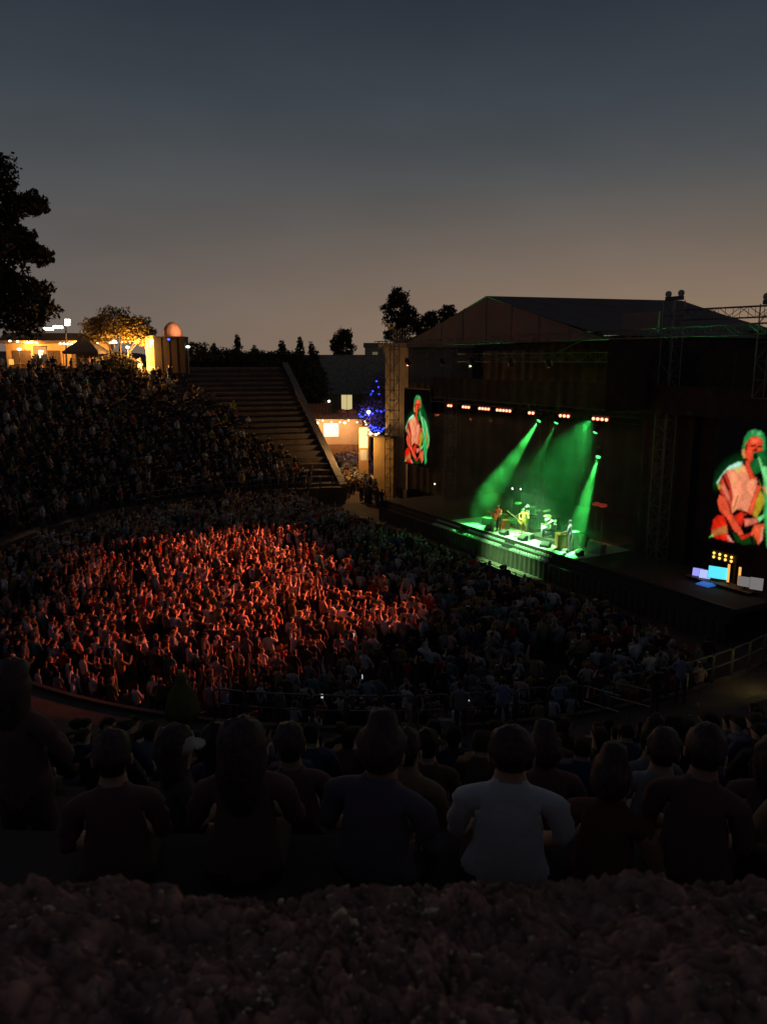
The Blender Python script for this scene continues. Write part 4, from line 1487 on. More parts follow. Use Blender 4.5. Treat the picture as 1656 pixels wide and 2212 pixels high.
for i, (x, y) in enumerate(floor_people):
    p = random_person()
    yaw = yaw_to(x, y, random.uniform(-5, 5), 2) + random.gauss(0, .3)
    if i < N_SINGLE:
        key = (p['pose'], p['shirt'], p['cap'], p['skin'] // 2, p['hair'], p['seed'], p['hairk'])
        if key not in VARS:
            VARS[key] = person_mesh('person', body(p['pose'], False, 1, p['seed'], p['hairk']), pal_of(p))
        o = finish('person', VARS[key], None, None, (x, y, 0))
        o.rotation_euler = (0, 0, yaw)
        o.scale = (p['h'],) * 3
        tag(o, '%s in %s top, %s, %s' % ('capped person' if p['cap'] else HAIR_TXT[p['hair']] + ' person', p['shirt'], POSE_TXT[p['pose']], zone(x, y)), 'person', 'standing crowd on the pit floor')
        if p['pose'] == 'phone' and n_phone < 5 and i % 3 == 0:
            n_phone += 1
            hv = Matrix.Rotation(yaw, 3, 'Z') @ Vector((.085, .44, 1.60)) * p['h']
            t = thing('phone', 'lit phone held up by a %s, %s' % (p['shirt'] + '-topped person', zone(x, y)), 'phone', (x + hv.x, y + hv.y, hv.z), yaw, 'phones held up in the crowd')
            MB().box(-.04, .04, 0, .009, -.08, .08).build('case', M_PLASTIC, t)
            MB().box(-.036, .036, -.003, -.001, -.075, .075).build('screen', emit('phone_screen', (.85, .95, 1.0), .6), t)
    else:
        BATCH.append((body(p['pose'], False, 0, p['seed'], p['hairk']), pal_of(p), (x, y, 0), yaw, p['h']))

# people that look alike in the same place: nearer and farther one
alike = {}
for o in COL.objects:
    if o.get('group') in ('standing crowd on the pit floor', 'phones held up in the crowd'):
        alike.setdefault(o['label'], []).append(o)
for lab, os_ in alike.items():
    if len(os_) > 1:
        os_.sort(key=lambda o: (o.location - CAMP).length)
        w_ = {2: ['nearer', 'farther'], 3: ['nearest', 'middle', 'farthest'], 4: ['nearest', 'second-nearest', 'third-nearest', 'farthest']}.get(len(os_), ['nearest'] + ['%s-nearest' % q for q in ('second', 'third', 'fourth', 'fifth', 'sixth', 'seventh')][:len(os_) - 2] + ['farthest'])
        for o, q in zip(os_, w_):
            o['label'] = q + ' ' + lab

# people on the opposite stand (upper right corner of it is closed off and empty)
for k in range(21):
    r = tier_r(k) + .45
    ph = 163.5 + max(0, r - 25) * .95
    end = 233 - (r - 25) * 1.35
    while ph < end:
        ph += math.degrees(.56 / r) * random.uniform(.85, 1.35)
        edge = sstep(0, 7, ph - (163.5 + max(0, r - 25) * .95))
        if random.random() > .35 + .58 * edge:
            continue
        x, y = pol(r + random.uniform(-.1, .1), ph)
        st = random.random() < .35
        p = random_person(st)
        if random.random() < .5:
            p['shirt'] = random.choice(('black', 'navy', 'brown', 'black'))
        yaw = yaw_to(x, y, 0, 4) + random.gauss(0, .25)
        z = tier_z(k) - (.47 if st and k else 0)
        if st:
            x, y = pol(r - .72, ph)
        pl_ = pal_of(p)
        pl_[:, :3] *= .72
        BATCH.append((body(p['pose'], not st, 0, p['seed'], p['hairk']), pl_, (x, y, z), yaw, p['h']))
# walkway below the opposite stand and lower rows
for i in range(26):
    ph = random.uniform(162, 226)
    x, y = pol(random.uniform(22.8, 23.8), ph)
    p = random_person()
    BATCH.append((body(p['pose'], False, 0, p['seed'], p['hairk']), pal_of(p), (x, y, 1.3), yaw_to(x, y, 0, 4), p['h']))
# people in the entrance courtyard between the far stand and the stage wing
for i in range(150):
    x = random.uniform(-39, -25)
    y = max(2.6 + (-24 - x) * .15, 1.6 + (-22.45 - x) * .51 + random.uniform(-1.6, 2.4))
    p = random_person()
    if random.random() < .5:
        p['shirt'] = random.choice(('pink', 'tan', 'white', 'grey'))
    r, phg = math.hypot(x, y - CQ), math.degrees(math.atan2(y - CQ, x))
    BATCH.append((body(p['pose'], False, 0, p['seed'], p['hairk']), pal_of(p), (x, y, ground_z(min(r, 43), phg) + .02 + max(0, r - 43) * .01), random.uniform(0, 6.28), p['h']))
for i in range(26):                       # dark figures nearer the pit end of the entrance
    x = random.uniform(-26, -17.5)
    y = 2.0 + (-22.45 - x) * .3 + random.uniform(-1.2, 2.2)
    p = random_person()
    p['shirt'] = random.choice(('black', 'black', 'navy', 'brown'))
    BATCH.append((body(p['pose'], False, 0, p['seed'], p['hairk']), pal_of(p), (x, max(1.9, y), max(0, (math.hypot(x, y - CQ) - 24) * .03 - .05)), random.uniform(0, 6.28), p['h']))
# people along the top of the opposite stand and on the terrace behind it
for i in range(60):
    ph = random.uniform(176, 207)
    x, y = pol(random.uniform(44.3, 48.5), ph)
    p = random_person()
    BATCH.append((body(p['pose'], False, 0, p['seed'], p['hairk']), pal_of(p), (x, y, 10.97), random.uniform(0, 6.28), p['h']))
# rows of seats below the front rows: heads seen over the foreground backs
for k in range(8, 15):
    r = tier_r(k) + .45
    ph = 318.0
    while ph < 347:
        ph += math.degrees(.62 / r) * random.uniform(.9, 1.8)
        x, y = pol(r, ph)
        p = random_person(False)
        p['shirt'] = random.choice(('black', 'brown', 'navy', 'black', 'grey'))
        p['cap'] = False
        p['hair'] = random.randrange(2)
        BATCH.append((body(p['pose'], True, 0, p['seed'], p['hairk']), pal_of(p), (x, y, tier_z(k)), yaw_to(x, y, 0, 2) + random.gauss(0, .2), p['h']))

# one mesh for the mass of people nobody could count
VV, LV, LS, CC = [], [], [], []
off = 0
fcache = {}
for bd, pal, loc, yaw, sc in BATCH:
    V, F, lab = bd
    key = id(F)
    if key not in fcache:
        cnt = np.array([len(f) for f in F])
        fcache[key] = (np.concatenate([np.array(f) for f in F]), cnt)
    flat, cnt = fcache[key]
    c, s = math.cos(yaw), math.sin(yaw)
    P = np.empty_like(V)
    P[:, 0] = (V[:, 0] * c - V[:, 1] * s) * sc + loc[0]
    P[:, 1] = (V[:, 0] * s + V[:, 1] * c) * sc + loc[1]
    P[:, 2] = V[:, 2] * sc + loc[2]
    VV.append(P)
    LV.append(flat + off)
    LS.append(cnt)
    CC.append(np.repeat(pal[lab], cnt, axis=0))
    off += len(V)
VV, LV, LS, CC = np.concatenate(VV), np.concatenate(LV), np.concatenate(LS), np.concatenate(CC)
me = bpy.data.meshes.new('crowd')
me.vertices.add(len(VV))
me.vertices.foreach_set('co', VV.ravel())
me.loops.add(len(LV))
me.loops.foreach_set('vertex_index', LV.astype(np.int32))
me.polygons.add(len(LS))
me.polygons.foreach_set('loop_start', (np.cumsum(LS) - LS).astype(np.int32))
me.polygons.foreach_set('loop_total', LS.astype(np.int32))
me.update(calc_edges=True)
me.validate()
at = me.color_attributes.new('Col', 'FLOAT_COLOR', 'CORNER')
at.data.foreach_set('color', CC.ravel())
me.polygons.foreach_set('use_smooth', [True] * len(LS))
me.materials.append(M_PERSON)
tag(finish('crowd', me, None), 'dense crowd filling the pit, the opposite stand and the entrance', 'crowd', kind='stuff')
print('floor people', len(floor_people), 'mass', len(BATCH), 'faces', len(LS), 'variants', len(VARS))


# ================================================================== PEOPLE IN THE FRONT ROWS (backs to the camera)
def hair_child(parent, kind, col, sit, seed=0):
    rr = random.Random(seed)
    cz = 1.655 - (.83 if sit else 0)
    nu, nv = 28, 22
    v, f = [], []
    for j in range(nv + 1):
        th = math.pi * j / nv
        for i in range(nu):
            ph = 2 * math.pi * i / nu
            x, y, z = math.sin(th) * math.cos(ph), math.sin(th) * math.sin(ph), math.cos(th)
            nz = mnoise.noise(Vector((x * 2.2 + seed, y * 2.2, z * 2.2))) * .13 + mnoise.noise(Vector((x * 7 + seed, y * 7, z * 4))) * .07
            front = max(0, y)
            if kind == 'short':
                k = 1.08 + nz - (.30 * front if z < .35 else .06 * front) - (.42 if z < -.5 else .2 if z < -.25 else 0)
                v.append((x * .094 * k, y * .112 * k - .004, z * .118 * k + .016))
            elif kind == 'bun':
                k = 1.1 + nz - .3 * front * (z < .3)
                v.append((x * .1 * k, y * .118 * k - .012, z * .125 * k + .02 + (.06 if z > .8 and y < .3 else 0)))
            else:                                   # long hair falling on the shoulders
                drop = max(0, -z)
                k = 1.16 + nz * 1.3 - .34 * front * (z < .35)
                v.append((x * .105 * k * (1 + .35 * drop), y * .115 * k - .02 - .03 * drop, z * .125 * k + .02 - drop * drop * .22))
    for j in range(nv):
        for i in range(nu):
            a, b = j * nu + i, j * nu + (i + 1) % nu
            f.append((a, b, b + nu, a + nu))
    me = bpy.data.meshes.new('hair')
    me.from_pydata(v, [], f)
    m = mat('hair_%.2f' % col[0], col, .6, .4, 40, .5, bscale=160)
    o = finish('hair', me, m, parent, (0, .012, cz), smooth=True)
    return o


def front_person(label, x, y, z, yaw, pose, pal, hairk, haircol, sit=True, seed=0, sc=1.0, cap=None, collar=None):
    if z in (SEAT1, SEAT1 - .14, SEAT2, SEAT2 - .47):
        f = 1.18 if z >= SEAT1 - .15 else 1.138
        x, y = CAMP.x + (x - CAMP.x) * f, CAMP.y + (y - CAMP.y) * f
        sc = 1 + (sc - 1) * .5
    o = finish('person', person_mesh('person', body(pose, sit, 2, seed, 'long' if hairk == 'long' else 'short'), pal), None, None, (x, y, z))
    rs_ = random.Random(seed * 7 + 1)
    o.rotation_euler = (rs_.uniform(-.06, .06), rs_.uniform(-.07, .07), yaw + rs_.uniform(-.25, .25))
    sc *= rs_.uniform(.95, 1.03)
    o.scale = (sc * (1.16 if 'brightest' in label or 'broad' in label else 1.0), sc, sc)
    # creases in the cloth, so that backs are not smooth
    bm_ = o.data
    co = np.empty(len(bm_.vertices) * 3)
    bm_.vertices.foreach_get('co', co)
    co = co.reshape(-1, 3)
    hz = .62 if sit else 1.45
    for q_ in range(len(co)):
        if co[q_, 2] < hz:
            p_ = Vector(co[q_]) + Vector((seed, 0, 0))
            k_ = 1 - abs(mnoise.noise(Vector((p_.x * 5 + p_.z * 3, p_.y * 5, p_.z * 9 - p_.x * 4))))
            co[q_, :2] *= 1 + .10 * (k_ - .8) + .05 * mnoise.noise(Vector((p_.x * 9 + p_.z * 6, p_.y * 9, p_.z * 20)))
    bm_.vertices.foreach_set('co', co.ravel())
    tag(o, label, 'person')
    if hairk:
        hair_child(o, hairk, haircol, sit, seed)
    cz = 1.62 - (.83 if sit else 0)
    for s in (-1, 1):
        if hairk in ('short', 'bun', None):
            m = MB()
            m.lathe([(.004, -.032), (.02, -.022), (.025, .005), (.021, .025), (.004, .034)], n=8)
            e = m.build('ear', mat('ear_skin', SKINS[0], .6, .1), o, (s * .094, .012, cz), smooth=True)
            e.scale = (.45, 1, 1)
    if cap:
        m = MB()
        m.lathe([(.118, -.02), (.12, .02), (.108, .08), (.07, .115), (.01, .125)], (0, 0, cz + .035), 20)
        c = m.build('cap', cap, o, (0, .012, 0), smooth=True)
        m = MB()
        m.prism([(.1 * math.cos(a), .09 + .1 * math.sin(a), 0) for a in np.linspace(0, math.pi, 9)], (0, 0, .012))
        m.build('brim', cap, c, (0, 0, cz + .02))
    if collar:
        m = MB()
        zc = 1.475 - (.83 if sit else 0)
        m.lathe([(.088, -.03), (.074, .0), (.07, .03), (.075, .032), (.083, .005), (.1, -.03)], (0, -.005, zc), 20)
        m.build('collar', collar, o, smooth=True)
    return o


DK = (.19, .095, .095)
PD = (.12, .07, .07)
FC = R(55)                        # they look towards the stage
SEAT1, SEAT2 = tier_z(17), tier_z(16)
front_person('short-haired person in dark T-shirt with one bare arm lit, far left of the front row', 35.17, -28.93, SEAT1, FC + .12, 'lap', palette(DK, PD, (.50, .30, .22), HAIRS[0]), 'short', (.09, .05, .05), seed=21, sc=1.06)
front_person('long-haired person in dark top between pale cap and dark blue T-shirt', 35.44, -28.43, SEAT1, FC, 'lean', palette((.18, .09, .09), PD, SKINS[1], HAIRS[0]), 'long', (.09, .05, .05), seed=22, sc=1.02)
front_person('broad person in dark blue T-shirt left of the white-shirted man', 35.72, -27.95, SEAT1, FC - .1, 'lap', palette((.17, .13, .17), PD, SKINS[1], HAIRS[1]), 'bun', (.09, .05, .05), seed=23, sc=1.1)
front_person('man in pale shirt, the brightest back in the front row', 36.03, -27.44, SEAT1, FC - .06, 'lap', palette((.66, .66, .68), PD, (.52, .30, .22), HAIRS[1], long_sleeve=False), 'short', (.09, .05, .05), seed=24, sc=1.1)
front_person('person with bare reddish arms slouching right of the pale-shirted man', 36.2, -27.05, SEAT1 - .14, FC - .3, 'lean', palette((.16, .06, .05), PD, (.48, .26, .19), HAIRS[0], sleeveless=True), 'bun', (.09, .05, .05), seed=25)
front_person('dark-clothed person second to the right of the pale-shirted man', 36.42, -26.72, SEAT1, FC - .15, 'lap', palette((.18, .09, .09), PD, SKINS[1], HAIRS[0]), 'short', (.09, .05, .05), seed=26, sc=1.08)
front_person('person in tan jacket at the right edge of the front row', 36.72, -26.25, SEAT1, FC + .1, 'lean', palette((.34, .24, .15), PD, SKINS[0], HAIRS[1], long_sleeve=True), 'long', (.09, .05, .05), seed=27)
front_person('person in brown top seen between blue T-shirt and pale shirt', 35.02, -27.30, SEAT2, FC - .05, 'lap', palette((.30, .20, .11), PD, SKINS[1], HAIRS[0]), 'short', (.09, .05, .05), seed=28, sc=1.05)
front_person('person in profile wearing a pale cap in the second row at left', 34.34, -28.44, SEAT2, FC - .9, 'lap', palette((.11, .075, .07), PD, SKINS[0], HAIRS[2]), 'long', (.09, .05, .05), seed=29, cap=mat('pale_cap', (.50, .49, .44), .9, .1))
front_person('person in second row at right with pale hood against the walkway', 35.72, -26.12, SEAT2, FC, 'lap', palette((.30, .28, .28), PD, SKINS[0], HAIRS[1], long_sleeve=True), 'short', (.09, .05, .05), seed=30)
front_person('dark-haired head in second row in front of the stair gap', 35.42, -26.62, SEAT2, FC - .2, 'lean', palette(DK, PD, SKINS[1], HAIRS[0]), 'bun', (.09, .05, .05), seed=31)
front_person('person in black in second row behind the dark blue T-shirt', 34.66, -27.86, SEAT2, FC + .1, 'lap', palette(DK, PD, SKINS[1], HAIRS[0]), 'short', (.09, .05, .05), seed=32)
front_person('dark standing person cut off by the left edge of the view', 33.92, -29.2, SEAT2 - .47, FC, 'cross', palette((.18, .09, .09), PD, SKINS[1], HAIRS[0], long_sleeve=True), 'long', (.09, .05, .05), sit=False, seed=33, sc=1.02)
front_person('person in second row at far right holding a lit phone', 36.05, -25.62, SEAT2, FC - .1, 'phone', palette(DK, PD, SKINS[0], HAIRS[1]), 'long', (.09, .05, .05), seed=34)
# rows behind: a few more heads in the third row
for i, (ph, lab) in enumerate(((326.4, 'third-row person in black below the left of the walkway'), (329.2, 'third-row person in navy left of the middle'), (331.6, 'third-row person in brown near the middle'), (334.2, 'third-row person in grey below the stair gap'),
                               (336.0, 'third-row person in black right of the stair gap'), (338.3, 'third-row person in dark green at right'))):
    x, y = pol(tier_r(15) + .45, ph)
    c = [(.06, .045, .045), (.06, .06, .10), (.15, .09, .06), (.2, .19, .19), (.06, .04, .04), (.07, .10, .06)][i]
    front_person(lab, x, y, tier_z(15), FC + random.uniform(-.2, .2), 'lap', palette(c, PD, SKINS[i % 2], HAIRS[0]), ('short', 'long', 'short', 'bun', 'short', 'long')[i], (.03 + .01 * (i % 3), .024, .018), seed=40 + i)
# phones in the front rows
for (x, y, z, yaw, lab, col) in ((35.63, -24.8, 9.95, FC, 'lit phone in the hands of the person at far right', (.8, .9, 1)), (34.1, -27.93, 9.75, FC, 'small green and white phone glow left of the middle', (.55, 1, .5))):
    t = thing('phone', lab, 'phone', (x, y, z), yaw)
    MB().box(-.035, .035, 0, .009, -.04, .04).build('case', M_PLASTIC, t)
    MB().box(-.022, .022, -.003, -.001, -.03, .03).build('screen', emit('phone_' + lab[:5], col, .8), t)
# the olive poncho by the railing
x, y = pol(23.2, 316.5)
o = front_person('tall person in olive hooded poncho standing by the near railing', x, y, 1.3, FC + .2, 'cross', palette((.17, .16, .05), PD, SKINS[0], (.17, .16, .05), long_sleeve=True), None, None, sit=False, seed=50, sc=1.1)
m = MB()
m.lathe([(.50, .55), (.46, .85), (.36, 1.2), (.25, 1.4), (.15, 1.5), (.15, 1.62), (.13, 1.74), (.06, 1.81), (.01, 1.82)], n=20)
m.build('poncho', mat('olive_cloth', (.17, .16, .05), .95, .2, 6, .4), o, smooth=True)
for (ph, r, lab, c, pose) in ((356.5, 22.9, 'person in pale violet top leaning at the right railing', (.30, .28, .45), 'cross'), (340.5, 22.85, 'person in blue top on the walkway behind the railing', (.22, .28, .48), 'clap'),
                              (337.2, 22.95, 'person in grey top on the walkway behind the railing', (.25, .25, .27), 'hip'), (352.8, 23.3, 'person in black on the walkway beside the stair gap', (.05, .045, .045), 'down')):
    x, y = pol(r, ph)
    front_person(lab, x, y, 1.3, FC + random.uniform(-.3, .3), pose, palette(c, PD, SKINS[0], HAIRS[1]), 'short', (.09, .05, .05), sit=False, seed=60 + int(ph))
# bag hanging on the railing, and cups left on the walkway
x, y = pol(22.55, 336.2)
t = thing('bag', 'small pale bag standing on the walkway by the railing', 'bag', (x, y, 1.304), R(60))
MB().box(-.22, .22, -.1, .1, 0, .38).build('body', mat('grey_canvas', (.36, .34, .33), .9, .15), t)
for s in (-1, 1):
    m = MB()
    m.tube([(-.12, s * .09, .37), (-.1, s * .09, .6), (.1, s * .09, .6), (.12, s * .09, .37)], .012, 5)
    m.build('handle', mat('grey_canvas', (.36, .34, .33), .9, .15), t)
for i, (ph, r) in enumerate(((353.6, 23.5), (357.4, 23.3), (355.2, 23.8))):
    x, y = pol(r, ph)
    m = MB()
    m.lathe([(.03, 0), (.042, .12), (.038, .12), (.027, .01)], n=12)
    tag(m.build('cup', mat('pale_green_cup', (.55, .85, .40), .5, .05), None, (x, y, 1.304)), ['first', 'second', 'third'][i] + ' pale green cup from the stair gap standing on the walkway', 'cup', 'cups left on the walkway')
# a shaded aisle lamp that lights the walkway at the right
x, y = pol(23.9, 365)
t = thing('aisle_lamp', 'low bollard lamp throwing yellow light on the right walkway', 'lamp', (x, y, 1.3))
m = MB()
m.lathe([(.07, 0), (.07, .75), (.09, .78), (.09, 1.0), (.02, 1.04)], n=12)
m.build('post', M_METALD, t)
m = MB()
m.lathe([(.092, .82), (.092, .95)], n=12)
m.build('lens', emit('yellow_lens', (1, .8, .25), .3), t)
lamp('aisle_light', 'POINT', (x - .3, y - .5, 2.1), 6, (.85, .8, .25), None, None, .08)


# ================================================================== BACKGROUND
def leaf_mat(name, col):
    return mat(name, col, .8, .45, .9, 0)


def tree(name, label, base, crown, trunk_h, trunk_r, leaf=.45, material=None, limbs=(), group=None, cat='tree'):
    """crown: list of (x, y, z, rx, ry, rz, count) clumps relative to the base."""
    t = thing(name, label, cat, base, group=group)
    m = MB()
    m.tube([(0, 0, -.4), (.05, .03, trunk_h * .4), (-.05, .08, trunk_h * .75), (0, 0, trunk_h)], [trunk_r * 1.25, trunk_r, trunk_r * .8, trunk_r * .4], 8)
    m.build('trunk', M_BARK, t, smooth=True)
    for (a, b, r) in limbs:
        m = MB()
        a, b = Vector(a), Vector(b)
        mid = (a + b) / 2 + Vector((random.uniform(-.2, .2), random.uniform(-.2, .2), .25))
        m.tube([a, mid, b], [r, r * .75, r * .3], 6)
        m.build('limb', M_BARK, t, smooth=True)
    pts, nrm = [], []
    leaf *= .5
    for (x, y, z, rx, ry, rz, cnt) in crown:
        cnt *= 3
        d = rng.normal(size=(cnt, 3))
        d /= np.linalg.norm(d, axis=1)[:, None]
        rad = rng.uniform(.35, 1.0, cnt) ** .55
        # uneven outline: lumps and gaps
        lump = 1 + .22 * np.sin(d[:, 0] * 7 + x) * np.sin(d[:, 1] * 6 + z) + .16 * np.sin(d[:, 2] * 9 + y)
        p = d * (rad * lump)[:, None] * np.array([rx, ry, rz]) + np.array([x, y, z])
        pts.append(p)
    P = np.concatenate(pts)
    n = len(P)
    a = rng.normal(size=(n, 3))
    a /= np.linalg.norm(a, axis=1)[:, None]
    b = rng.normal(size=(n, 3))
    b -= (b * a).sum(1)[:, None] * a
    b /= np.linalg.norm(b, axis=1)[:, None]
    s = leaf * rng.uniform(.5, 1.2, n)[:, None]
    V = np.stack([P - a * s, P + b * s * .5, P + a * s, P - b * s * .5], 1).reshape(-1, 3)
    F = np.arange(4 * n).reshape(-1, 4)
    me = bpy.data.meshes.new('crown')
    me.from_pydata(V.tolist(), [], F.tolist())
    finish('crown', me, material, t)
    return t


def conifer(label, base, h, w, n=900, leaf=.4, material=None, group='conifers behind the far stand'):
    cl = []
    for i in range(9):
        f = i / 9
        cl.append((random.uniform(-.1, .1) * w, random.uniform(-.1, .1) * w, h * (.12 + .86 * f), w * (1 - f) ** .9 + .12, w * (1 - f) ** .9 + .12, h * .10, int(n / 9 * (1.5 - f))))
    return tree('conifer', label, base, cl, h * .9, .22, leaf, material, group=group)


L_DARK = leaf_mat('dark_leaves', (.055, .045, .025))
L_MID = leaf_mat('olive_leaves', (.085, .075, .03))
L_CON = leaf_mat('conifer_needles', (.045, .05, .028))
L_LIT = leaf_mat('lamplit_gold_leaves', (.24, .17, .04))  # golden lamp glow put into the leaf colour

# big dark tree at the left edge
tree('oak_tree', 'huge dark tree filling the upper left edge above the stand', (-41.5, -26.3, 10.9),
     [(0, 0, 9, 4.2, 4.2, 5.5, 2600), (-1, 2.0, 13.5, 3.0, 2.6, 4.0, 1500), (0, 1.2, 16.5, 1.9, 1.9, 2.6, 700), (.6, 3.4, 5.8, 3.2, 2.6, 2.4, 1500), (.5, 3.6, 10.5, 1.6, 1.5, 1.4, 520),
      (.6, 4.9, 13.4, 1.5, 1.2, .8, 420), (1.0, 5.2, 9.4, 1.2, .9, .7, 300), (0, -3.5, 8, 4, 4, 6, 1500)],
     11, .55, .5, L_DARK, [((0, 0, 5), (.8, 4.0, 9.8), .2), ((0, 0, 7), (.6, 4.6, 13.2), .18), ((0, 0, 6), (0, -3, 9), .2), ((0, 0, 9), (0, 1, 16), .18)]).scale = (1.13, 1.13, 1.13)
# tree lit from below by the orange sign
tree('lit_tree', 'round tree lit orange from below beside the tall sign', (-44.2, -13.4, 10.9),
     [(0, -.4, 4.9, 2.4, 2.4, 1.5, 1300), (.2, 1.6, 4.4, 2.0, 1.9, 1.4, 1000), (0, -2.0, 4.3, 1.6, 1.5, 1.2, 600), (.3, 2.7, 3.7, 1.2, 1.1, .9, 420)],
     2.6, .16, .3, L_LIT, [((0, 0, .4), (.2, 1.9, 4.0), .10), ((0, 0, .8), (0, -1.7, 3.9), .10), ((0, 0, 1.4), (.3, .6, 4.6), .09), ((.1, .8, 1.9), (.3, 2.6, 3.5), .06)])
tree('shrub', 'dark rounded shrub in front of the lit tree', (-42.3, -13.8, 10.9), [(0, 0, 1.0, 1.5, 1.7, 1.0, 700), (0, .9, .7, 1.1, 1.2, .8, 350)], .7, .08, .25, L_MID, cat='shrub')
# dark mound of trees to the right of the black box
for i, (x, y, rx, h) in enumerate(((-47.5, -5.6, 3.2, 3.0), (-49.0, -1.6, 3.4, 2.4), (-50.5, 2.6, 3.6, 2.3), (-52.0, 6.8, 3.6, 2.3))):
    tree('bush_tree', ['first', 'second', 'third', 'fourth'][i] + ' dark bushy tree from the black box along the top of the stand', (x, y, 10.5), [(0, 0, h * .55, rx, rx, h * .62, 1300), (0, 1, h * .8, rx * .6, rx * .6, h * .45, 500)], h * .6, .2, .32, L_DARK if i % 2 else L_MID, group='bushy trees behind the far stand')
con = [(-66, 6.5, 8.6), (-67.5, 9.6, 7.2), (-64.5, 12.4, 7.9), (-63.6, 14.9, 8.4), (-66, 3.2, 7.4), (-62.5, 16.4, 7.6)]
for i, (x, y, tz) in enumerate(con):
    base = 7.2
    conifer(['tallest', 'short', 'narrow', 'broad', 'leftmost', 'rightmost'][i] + ' dark pointed conifer behind the end of the far stand', (x, y, base), tz, 1.9 + .25 * (i % 3), 1100, .38, L_CON)
# dark mass of trees just outside the cheek wall
for i, (x, y, z, rx, h) in enumerate(((-45.5, 7.4, 2.2, 2.6, 9.2), (-50.5, 9.0, 2.2, 3.0, 9.8), (-56, 11.5, 2.0, 3.2, 10.2))):
    tree('roadside_tree', ['nearest', 'second', 'third'][i] + ' dark tree standing outside the sloping end wall of the stand', (x, y, z), [(0, 0, h * .55, rx, rx, h * .42, 1300), (.4, .6, h * .8, rx * .65, rx * .65, h * .25, 500)], h * .5, .25, .36, L_DARK if i % 2 else L_CON, group='trees outside the end wall')
# trees behind the stage house and the town houses
tree('cypress_tree', 'tall rounded dark tree standing alone above the house roofs', (-96, 38, 9), [(0, 0, 5.0, 2.2, 2.2, 3.6, 1300), (-.5, -1.2, 6.2, 1.3, 1.3, 1.8, 350), (.4, .3, 7.6, 1.2, 1.2, 1.2, 300)], 5, .3, .5, L_DARK)
tree('eucalyptus_tree', 'tall tree with feathery top above the far end of the stage', (-90.5, 46.8, 4), [(0, 0, 17.2, 2.9, 2.9, 3.4, 900), (-1, .3, 19.8, 1.5, 1.5, 1.8, 330), (.5, 1.4, 14.6, 2.8, 2.8, 1.6, 620), (0, -.6, 13.0, 2.4, 2.2, 1.4, 420), (.8, 2.2, 16.6, 1.6, 1.6, 1.3, 260), (.3, .8, 10.5, 2.5, 2.5, 2.6, 500)],
     17, .45, .6, L_DARK, [((0, 0, 10), (.5, 1.6, 15), .2), ((0, 0, 12), (-.8, -.8, 18), .2)])
for i, (x, y, h, rx) in enumerate(((-88.0, 51.2, 17.0, 2.0), (-87, 54.5, 18.2, 2.6), (-85.5, 58.5, 17.6, 3.0))):
    tree('background_tree', ['first', 'second', 'third'][i] + ' dark tree showing above the sloping roof edge from the left', (x, y, 4), [(0, 0, h * .82, rx, rx, 2.6, 700), (.5, 1.0, h * .95, rx * .6, rx * .6, 1.2, 240), (0, 0, h * .6, rx, rx, 3, 350)], h * .8, .3, .55, L_DARK, group='trees behind the stage roof')


# ---- houses seen through the gap beside the stage
def house_b(label, origin, rz, w, d, eave, ridge, wall_m, roof_m, windows, over=.5):
    t = thing('house', label, 'house', origin, rz)
    MB().box(-w / 2, w / 2, -d / 2, d / 2, -3, eave).build('wall', wall_m, t)
    m = MB()
    m.prism([(-w / 2 - over, -d / 2 - over, eave), (-w / 2 - over, d / 2 + over, eave), (-w / 2 - over, 0, ridge)], (w + 2 * over, 0, 0))
    rf = m.build('roof', roof_m, t)
    m = MB()
    m.tube([(-w / 2 - over, 0, ridge + .02), (w / 2 + over, 0, ridge + .02)], .12, 6)
    m.build('ridge_cap', roof_m, rf)
    for (x, z, ww, hh, lit) in windows:
        f = MB().box(x - ww / 2 - .1, x + ww / 2 + .1, -d / 2 - .05, -d / 2 - .003, z - .1, z + hh + .1).build('window', M_WOOD, t)
        for sx in (-1, 1):
            MB().box(x + (-ww / 2 if sx < 0 else .03), x + (-.03 if sx < 0 else ww / 2), -d / 2 - .07, -d / 2 - .052, z, z + hh).build('pane', emit('window_glow' if lit else 'window_olive_glow', (.95, .78, .35) if lit else (.35, .30, .12), .62 if lit else .05), f)  # unlit panes glow faintly olive, in place of a lamp-lit wall
    return t


M_SHING = mat('dark_shingles', (.30, .24, .18), .9, .3, 2, .3)
M_HWALL = mat('brown_shingle_wall', (.26, .19, .11), .9, .3, 2, .3)
HY = R(60.5)
house_b('large dark-roofed house with a bright yellow window', (-79, 27.5, 0), HY, 20, 12, 6.9, 13.0, M_HWALL, M_SHING, [(2.5, 4.3, 1.7, 2.5, True), (-1.0, 4.6, 1.2, 1.4, False), (5.6, 4.2, 1.2, 1.6, False)])
house_b('lower house wing with a tall dim olive wall panel', (-84, 17.5, 0), HY, 12, 10, 9.2, 13.2, mat('olive_wall', (.22, .19, .07), .9, .2, 2), M_SHING, [(3.6, 8.0 - 3, 1.0, 1.6, False)])
house_b('gable-ended house beside the blue-lit tree', (-65.6, 32.6, 0), HY + R(90), 9, 9.0, 7.2, 10.9, M_HWALL, mat('grey_shingles', (.36, .28, .20), .9, .3, 2, .3), [], .4)
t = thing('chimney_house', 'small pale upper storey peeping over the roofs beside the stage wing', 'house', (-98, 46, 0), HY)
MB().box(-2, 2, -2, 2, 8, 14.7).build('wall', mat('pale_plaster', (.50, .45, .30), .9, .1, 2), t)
m = MB()
m.prism([(-2.3, -2.3, 14.7), (-2.3, 2.3, 14.7), (-2.3, 0, 15.6)], (4.6, 0, 0))
m.build('roof', M_SHING, t)
MB().box(-.5, .5, -2.06, -2.003, 12.5, 13.8).build('window', emit('window_dim', (.5, .45, .25), .2), t)

